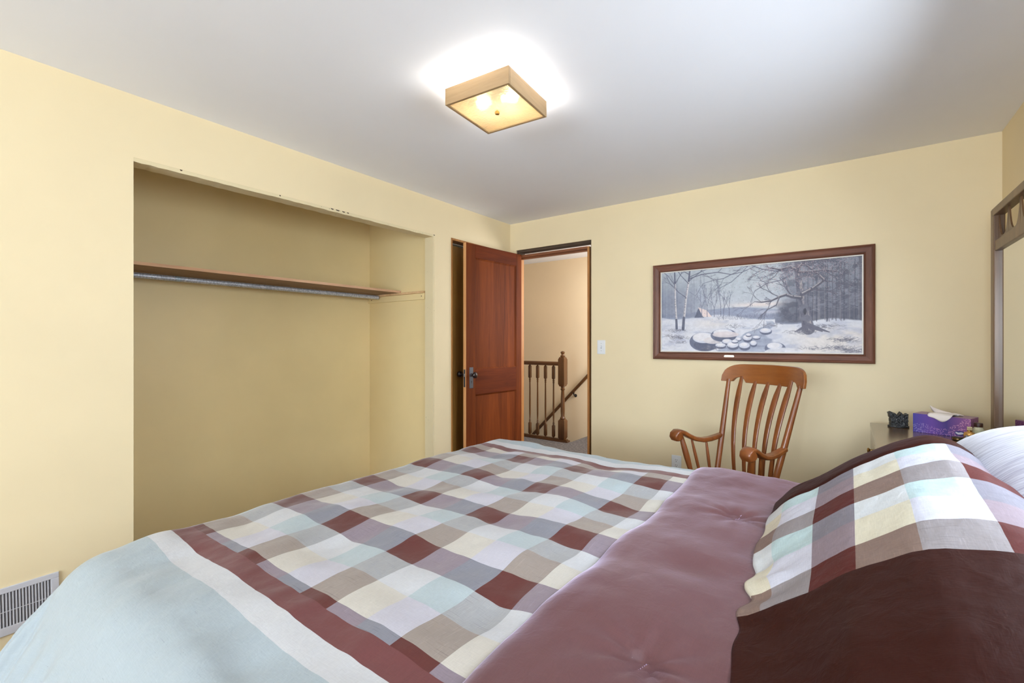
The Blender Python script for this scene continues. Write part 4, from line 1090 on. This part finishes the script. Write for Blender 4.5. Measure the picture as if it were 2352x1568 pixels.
# ---- turned-back brown flap of the comforter
FT = [(-.288, 1.615), (-.293, .792), (.12, 1.2), (.12, .4), (-.29, 2.35)]
fu = [0, .004, .010, .018, .028, .04] + list(np.arange(.052, .92, .0115))
fv = list(np.linspace(-EMAX, 0, 40)[:-1]) + list(np.linspace(0, Y1-Y0, 160)) + list(np.linspace(0, EMAX, 40)[1:] + (Y1-Y0))
P = np.zeros((len(fv), len(fu), 3)); UV = np.zeros((len(fv), len(fu), 2))
for i, dv in enumerate(fv):
    for k, a_ in enumerate(fu):
        ey = max(0, -dv, dv - (Y1-Y0)); sy = -1 if dv < 0 else 1
        by_ = Y0 + min(max(dv, 0), Y1-Y0)
        hemx = -.537 + .010 * nz(by_*3.1, 2.2) + .006 * nz(by_*8, 7.7) - .018 * math.exp(-((by_ - 2.1)/.15)**2)
        u = hemx + a_
        rise = .017 * min(1, (max(a_, 0) / .03)) ** .5
        tuft = sum(-.016 * math.exp(-((u-tx)**2 + (by_-ty)**2) / .0022) - .010 * math.exp(-((u-tx)**2 + (by_-ty)**2) / .02) for tx, ty in FT)
        rad = 0
        for tx, ty in FT:
            dd = math.hypot(u-tx, by_-ty)
            if .01 < dd < .22: rad += .0065 * math.sin(9 * math.atan2(by_-ty, u-tx) + tx * 30) * math.exp(-dd / .07)
        body = .010 * nz(u*3.1 + 9, by_*2.6, 6.1) + .005 * nz(u*9, by_*5, 2.9) + .0014 * nz(u*30, by_*18, 9.9) + .012 * math.exp(-((a_ - .16)/.12)**2)
        z0 = top_z(u, by_) * .5 + (TOPZ + .012) * .5
        z = z0 + rise + (tuft + rad + body) * min(1, a_ / .05)
        y = by_; vv2 = by_
        if ey > 0:
            RF = RB + .03; a = min(ey / RF, math.radians(78)); rest = ey - RF * a
            y = by_ + sy * (RF * math.sin(a) + max(0, rest) * .20 + (.008 * math.sin(u * 20) * min(1, max(0, rest) / .1)))
            wgt = max(0, 1 - ey / .3)
            z = (TOPZ + .02) + (z - TOPZ - .02) * max(wgt, .45) - RF * (1 - math.cos(a)) - max(0, rest) * .97
            vv2 = by_ + sy * ey
        P[i, k] = (u, y, z); UV[i, k] = (a_, vv2)
FP = P
fl = grid_obj('turned_back_flap', P, UV, [M['brown_satin'], M['hem_brown']], cf)
fl['label'] = 'plain brown satin reverse folded back'
sd = fl.modifiers.new('thickness', 'SOLIDIFY'); sd.thickness = .012; sd.offset = -1; sd.material_offset_rim = 1
# stitched tufts on the flap
for tx, ty in FT[:2]:
    t_ = MB()
    for q in range(9):
        yy_ = ty - .022 + .0055 * q; xx_ = tx - .006 + .0015 * q
        kk = int(np.argmin(((FP - np.array([xx_, yy_, .66])) ** 2)[..., :2].sum(-1)))
        zz_ = FP.reshape(-1, 3)[kk, 2]
        t_.tube([(xx_, yy_ - .0018, zz_ - .001), (xx_ + .0004, yy_, zz_ + .0010), (xx_ + .001, yy_ + .0018, zz_ - .001)], .0007, 6)
    t_.build('tuft_stitch', plain('lilac_thread', S(170, 150, 180), .6), cf)

# ---- pillows
def pillow_mat():
    m, nt, b = new_mat('checked_sham'); uv, u, v = uvnode(nt)
    pal = dict(B=S(86, 38, 34), m=S(140, 125, 132), b=S(127, 123, 132), t=S(130, 109, 99), g=S(145, 138, 139), c=S(208, 201, 180), l=S(198, 198, 209), a=S(180, 200, 201), w=S(204, 207, 208))
    c, uf, vf = plaid(nt, u, v, .131, 1.010, True, pal)
    inp = math_node(nt, 'MULTIPLY', math_node(nt, 'GREATER_THAN', v, 1.018), math_node(nt, 'LESS_THAN', v, 1.650))
    c = mix_rgb(nt, inp, S(52, 21, 14), c)
    weave(nt, b, c, uv, .16, .02, .6, 1.0, .7, True); b.inputs['Sheen Tint'].default_value = S(226, 206, 226); b.inputs['Specular IOR Level'].default_value = .1
    return m
BZ = .652
gpx = np.array([-.200, -.180, -.150, -.120, -.077, .007, .107, .18, .231, .2736, .323, .374, .45, .52, .56])
g_far = np.array([.02, .14, .27, .34, .43, .665, .885, 1.0, .975, .86, .68, .55, .34, .12, .02])
g_near = np.array([.02, .07, .15, .24, .365, .66, .945, 1.0, 1.0, .96, .87, .74, .48, .18, .02])
def smooth_interp(x, gx_, gy):
    return sum(np.interp(x + o_, gx_, gy) * w_ for o_, w_ in ((-.02, .25), (0, .5), (.02, .25)))
ay = np.array([.40, .44, .50, .60, .80, 1.03, 1.2, 1.4, 1.635, 1.74, 1.79])
aa = np.array([.02, .07, .11, .155, .215, .245, .270, .290, .302, .298, .296])
xsamp = np.linspace(-.200, .56, 150); zr = BZ + .25 * smooth_interp(xsamp, gpx, g_near)
arc = np.concatenate([[0], np.cumsum(np.hypot(np.diff(xsamp), np.diff(zr)))]); arc = arc - np.interp(-.178, xsamp, arc)
ysamp = np.linspace(.40, 1.80, 220)
P = np.zeros((len(ysamp), len(xsamp), 3)); UV = np.zeros((len(ysamp), len(xsamp), 2))
for i, y in enumerate(ysamp):
    A_ = float(smooth_interp(y, ay, aa)); t = float(np.clip((y - 1.03) / .6, 0, 1))
    gg = smooth_interp(xsamp, gpx, g_near) * (1 - t) + smooth_interp(xsamp, gpx, g_far) * t
    for k, x in enumerate(xsamp):
        h = gg[k]
        wr = .008 * nz(x*5 + 2, y*6, 3.1) + .004 * nz(x*12, y*9, 5.5) + .0016 * nz(x*30, y*34, 1.2)
        # slack ripples along the lower left edge
        rip = .010 * math.sin(y * 52 + 2.5 * nz(y*5, 0, 4)) * math.exp(-((x + .16) / .05) ** 2) * math.exp(-((y - 1.12) / .16) ** 2)
        edge = min(1, (k + 1) / 10, (len(xsamp) - k) / 10) * min(1, (i + 1) / 6, (len(ysamp) - i) / 6)
        xx_ = x + (.010 * nz(y*7, 3.3, 1) + .012 * math.sin(y * 47) * math.exp(-((y-1.12)/.15)**2)) * math.exp(-((x + .19) / .05) ** 2)
        xx_ += (.018 + .022 * min(1, max(0, (1.0 - y) / .2))) * min(1, max(0, (1.35 - y) / .25)) * min(1, max(0, -x / .12))
        yy2 = y - .02 * math.exp(-((x - .18) / .15) ** 2) * (1 if y > 1.6 else 0) * 0
        flange = -.010 * math.exp(-((y - 1.665) / .012) ** 2) * min(1, h * 3)
        P[i, k] = (xx_ , yy2, BZ + A_ * h + (wr + rip) * edge * min(1, h * 4 + .2) + flange); UV[i, k] = (arc[k], y)
pl1 = grid_obj('bed_pillow', P, UV, [pillow_mat()])
tag(pl1, 'large brown pillow with checked centre panel lying on the turned-back comforter', 'pillow')
def close_under(o, zfloor):
    bm = bmesh.new(); bm.from_mesh(o.data); be = [e for e in bm.edges if len(e.link_faces) == 1]
    r_ = bmesh.ops.extrude_edge_only(bm, edges=be); nv = [g for g in r_['geom'] if isinstance(g, bmesh.types.BMVert)]
    for v_ in nv: v_.co.z = min(v_.co.z, zfloor)
    ne = [g for g in r_['geom'] if isinstance(g, bmesh.types.BMEdge) and len(g.link_faces) == 1]
    bmesh.ops.holes_fill(bm, edges=ne, sides=0)
    bmesh.ops.recalc_face_normals(bm, faces=bm.faces); bm.to_mesh(o.data); bm.free()
close_under(pl1, BZ - .0)

def white_mat():
    m, nt, b = new_mat('white_streaked_sham'); uv, u, v = uvnode(nt)
    mp = N(nt, 'ShaderNodeMapping'); mp.inputs['Scale'].default_value = (9, 150, 1); mp.inputs['Rotation'].default_value = (0, 0, .12); nt.links.new(uv, mp.inputs[0])
    n1 = noise_tex(nt, mp.outputs[0], 1.0, 4, .65)
    c = ramp(nt, n1, [(.40, S(144, 141, 156)), (.56, S(180, 180, 190))])
    weave(nt, b, c, uv, .06, .3, .5); return m
xs2 = np.linspace(.18, .64, 70); ys2 = np.linspace(1.20, 2.17, 110)
P = np.zeros((len(ys2), len(xs2), 3)); UV = np.zeros((len(ys2), len(xs2), 2))
for i, y in enumerate(ys2):
    ty = (y - 1.685) / .485; ey_ = max(0, 1 - abs(ty) ** 3.0) ** .5
    for k, x in enumerate(xs2):
        tx = (x - .44) / .26 if x < .44 else (x - .44) / .20
        ex_ = max(0, 1 - abs(tx) ** 2.2) ** .5
        z = BZ + .012 + .335 * ex_ * (.25 + .75 * ey_) * (ey_ > 0) * min(1, ey_ * 3) + (.006 * nz(x*7, y*6, 7) + .002 * nz(x*26, y*20, 4)) * min(ex_, ey_)
        P[i, k] = (x, y, z); UV[i, k] = (x, y)
pl2 = grid_obj('bed_pillow', P, UV, [white_mat()])
tag(pl2, 'white pillow with faint lavender streaks behind the checked pillow', 'pillow')
close_under(pl2, BZ + .005)
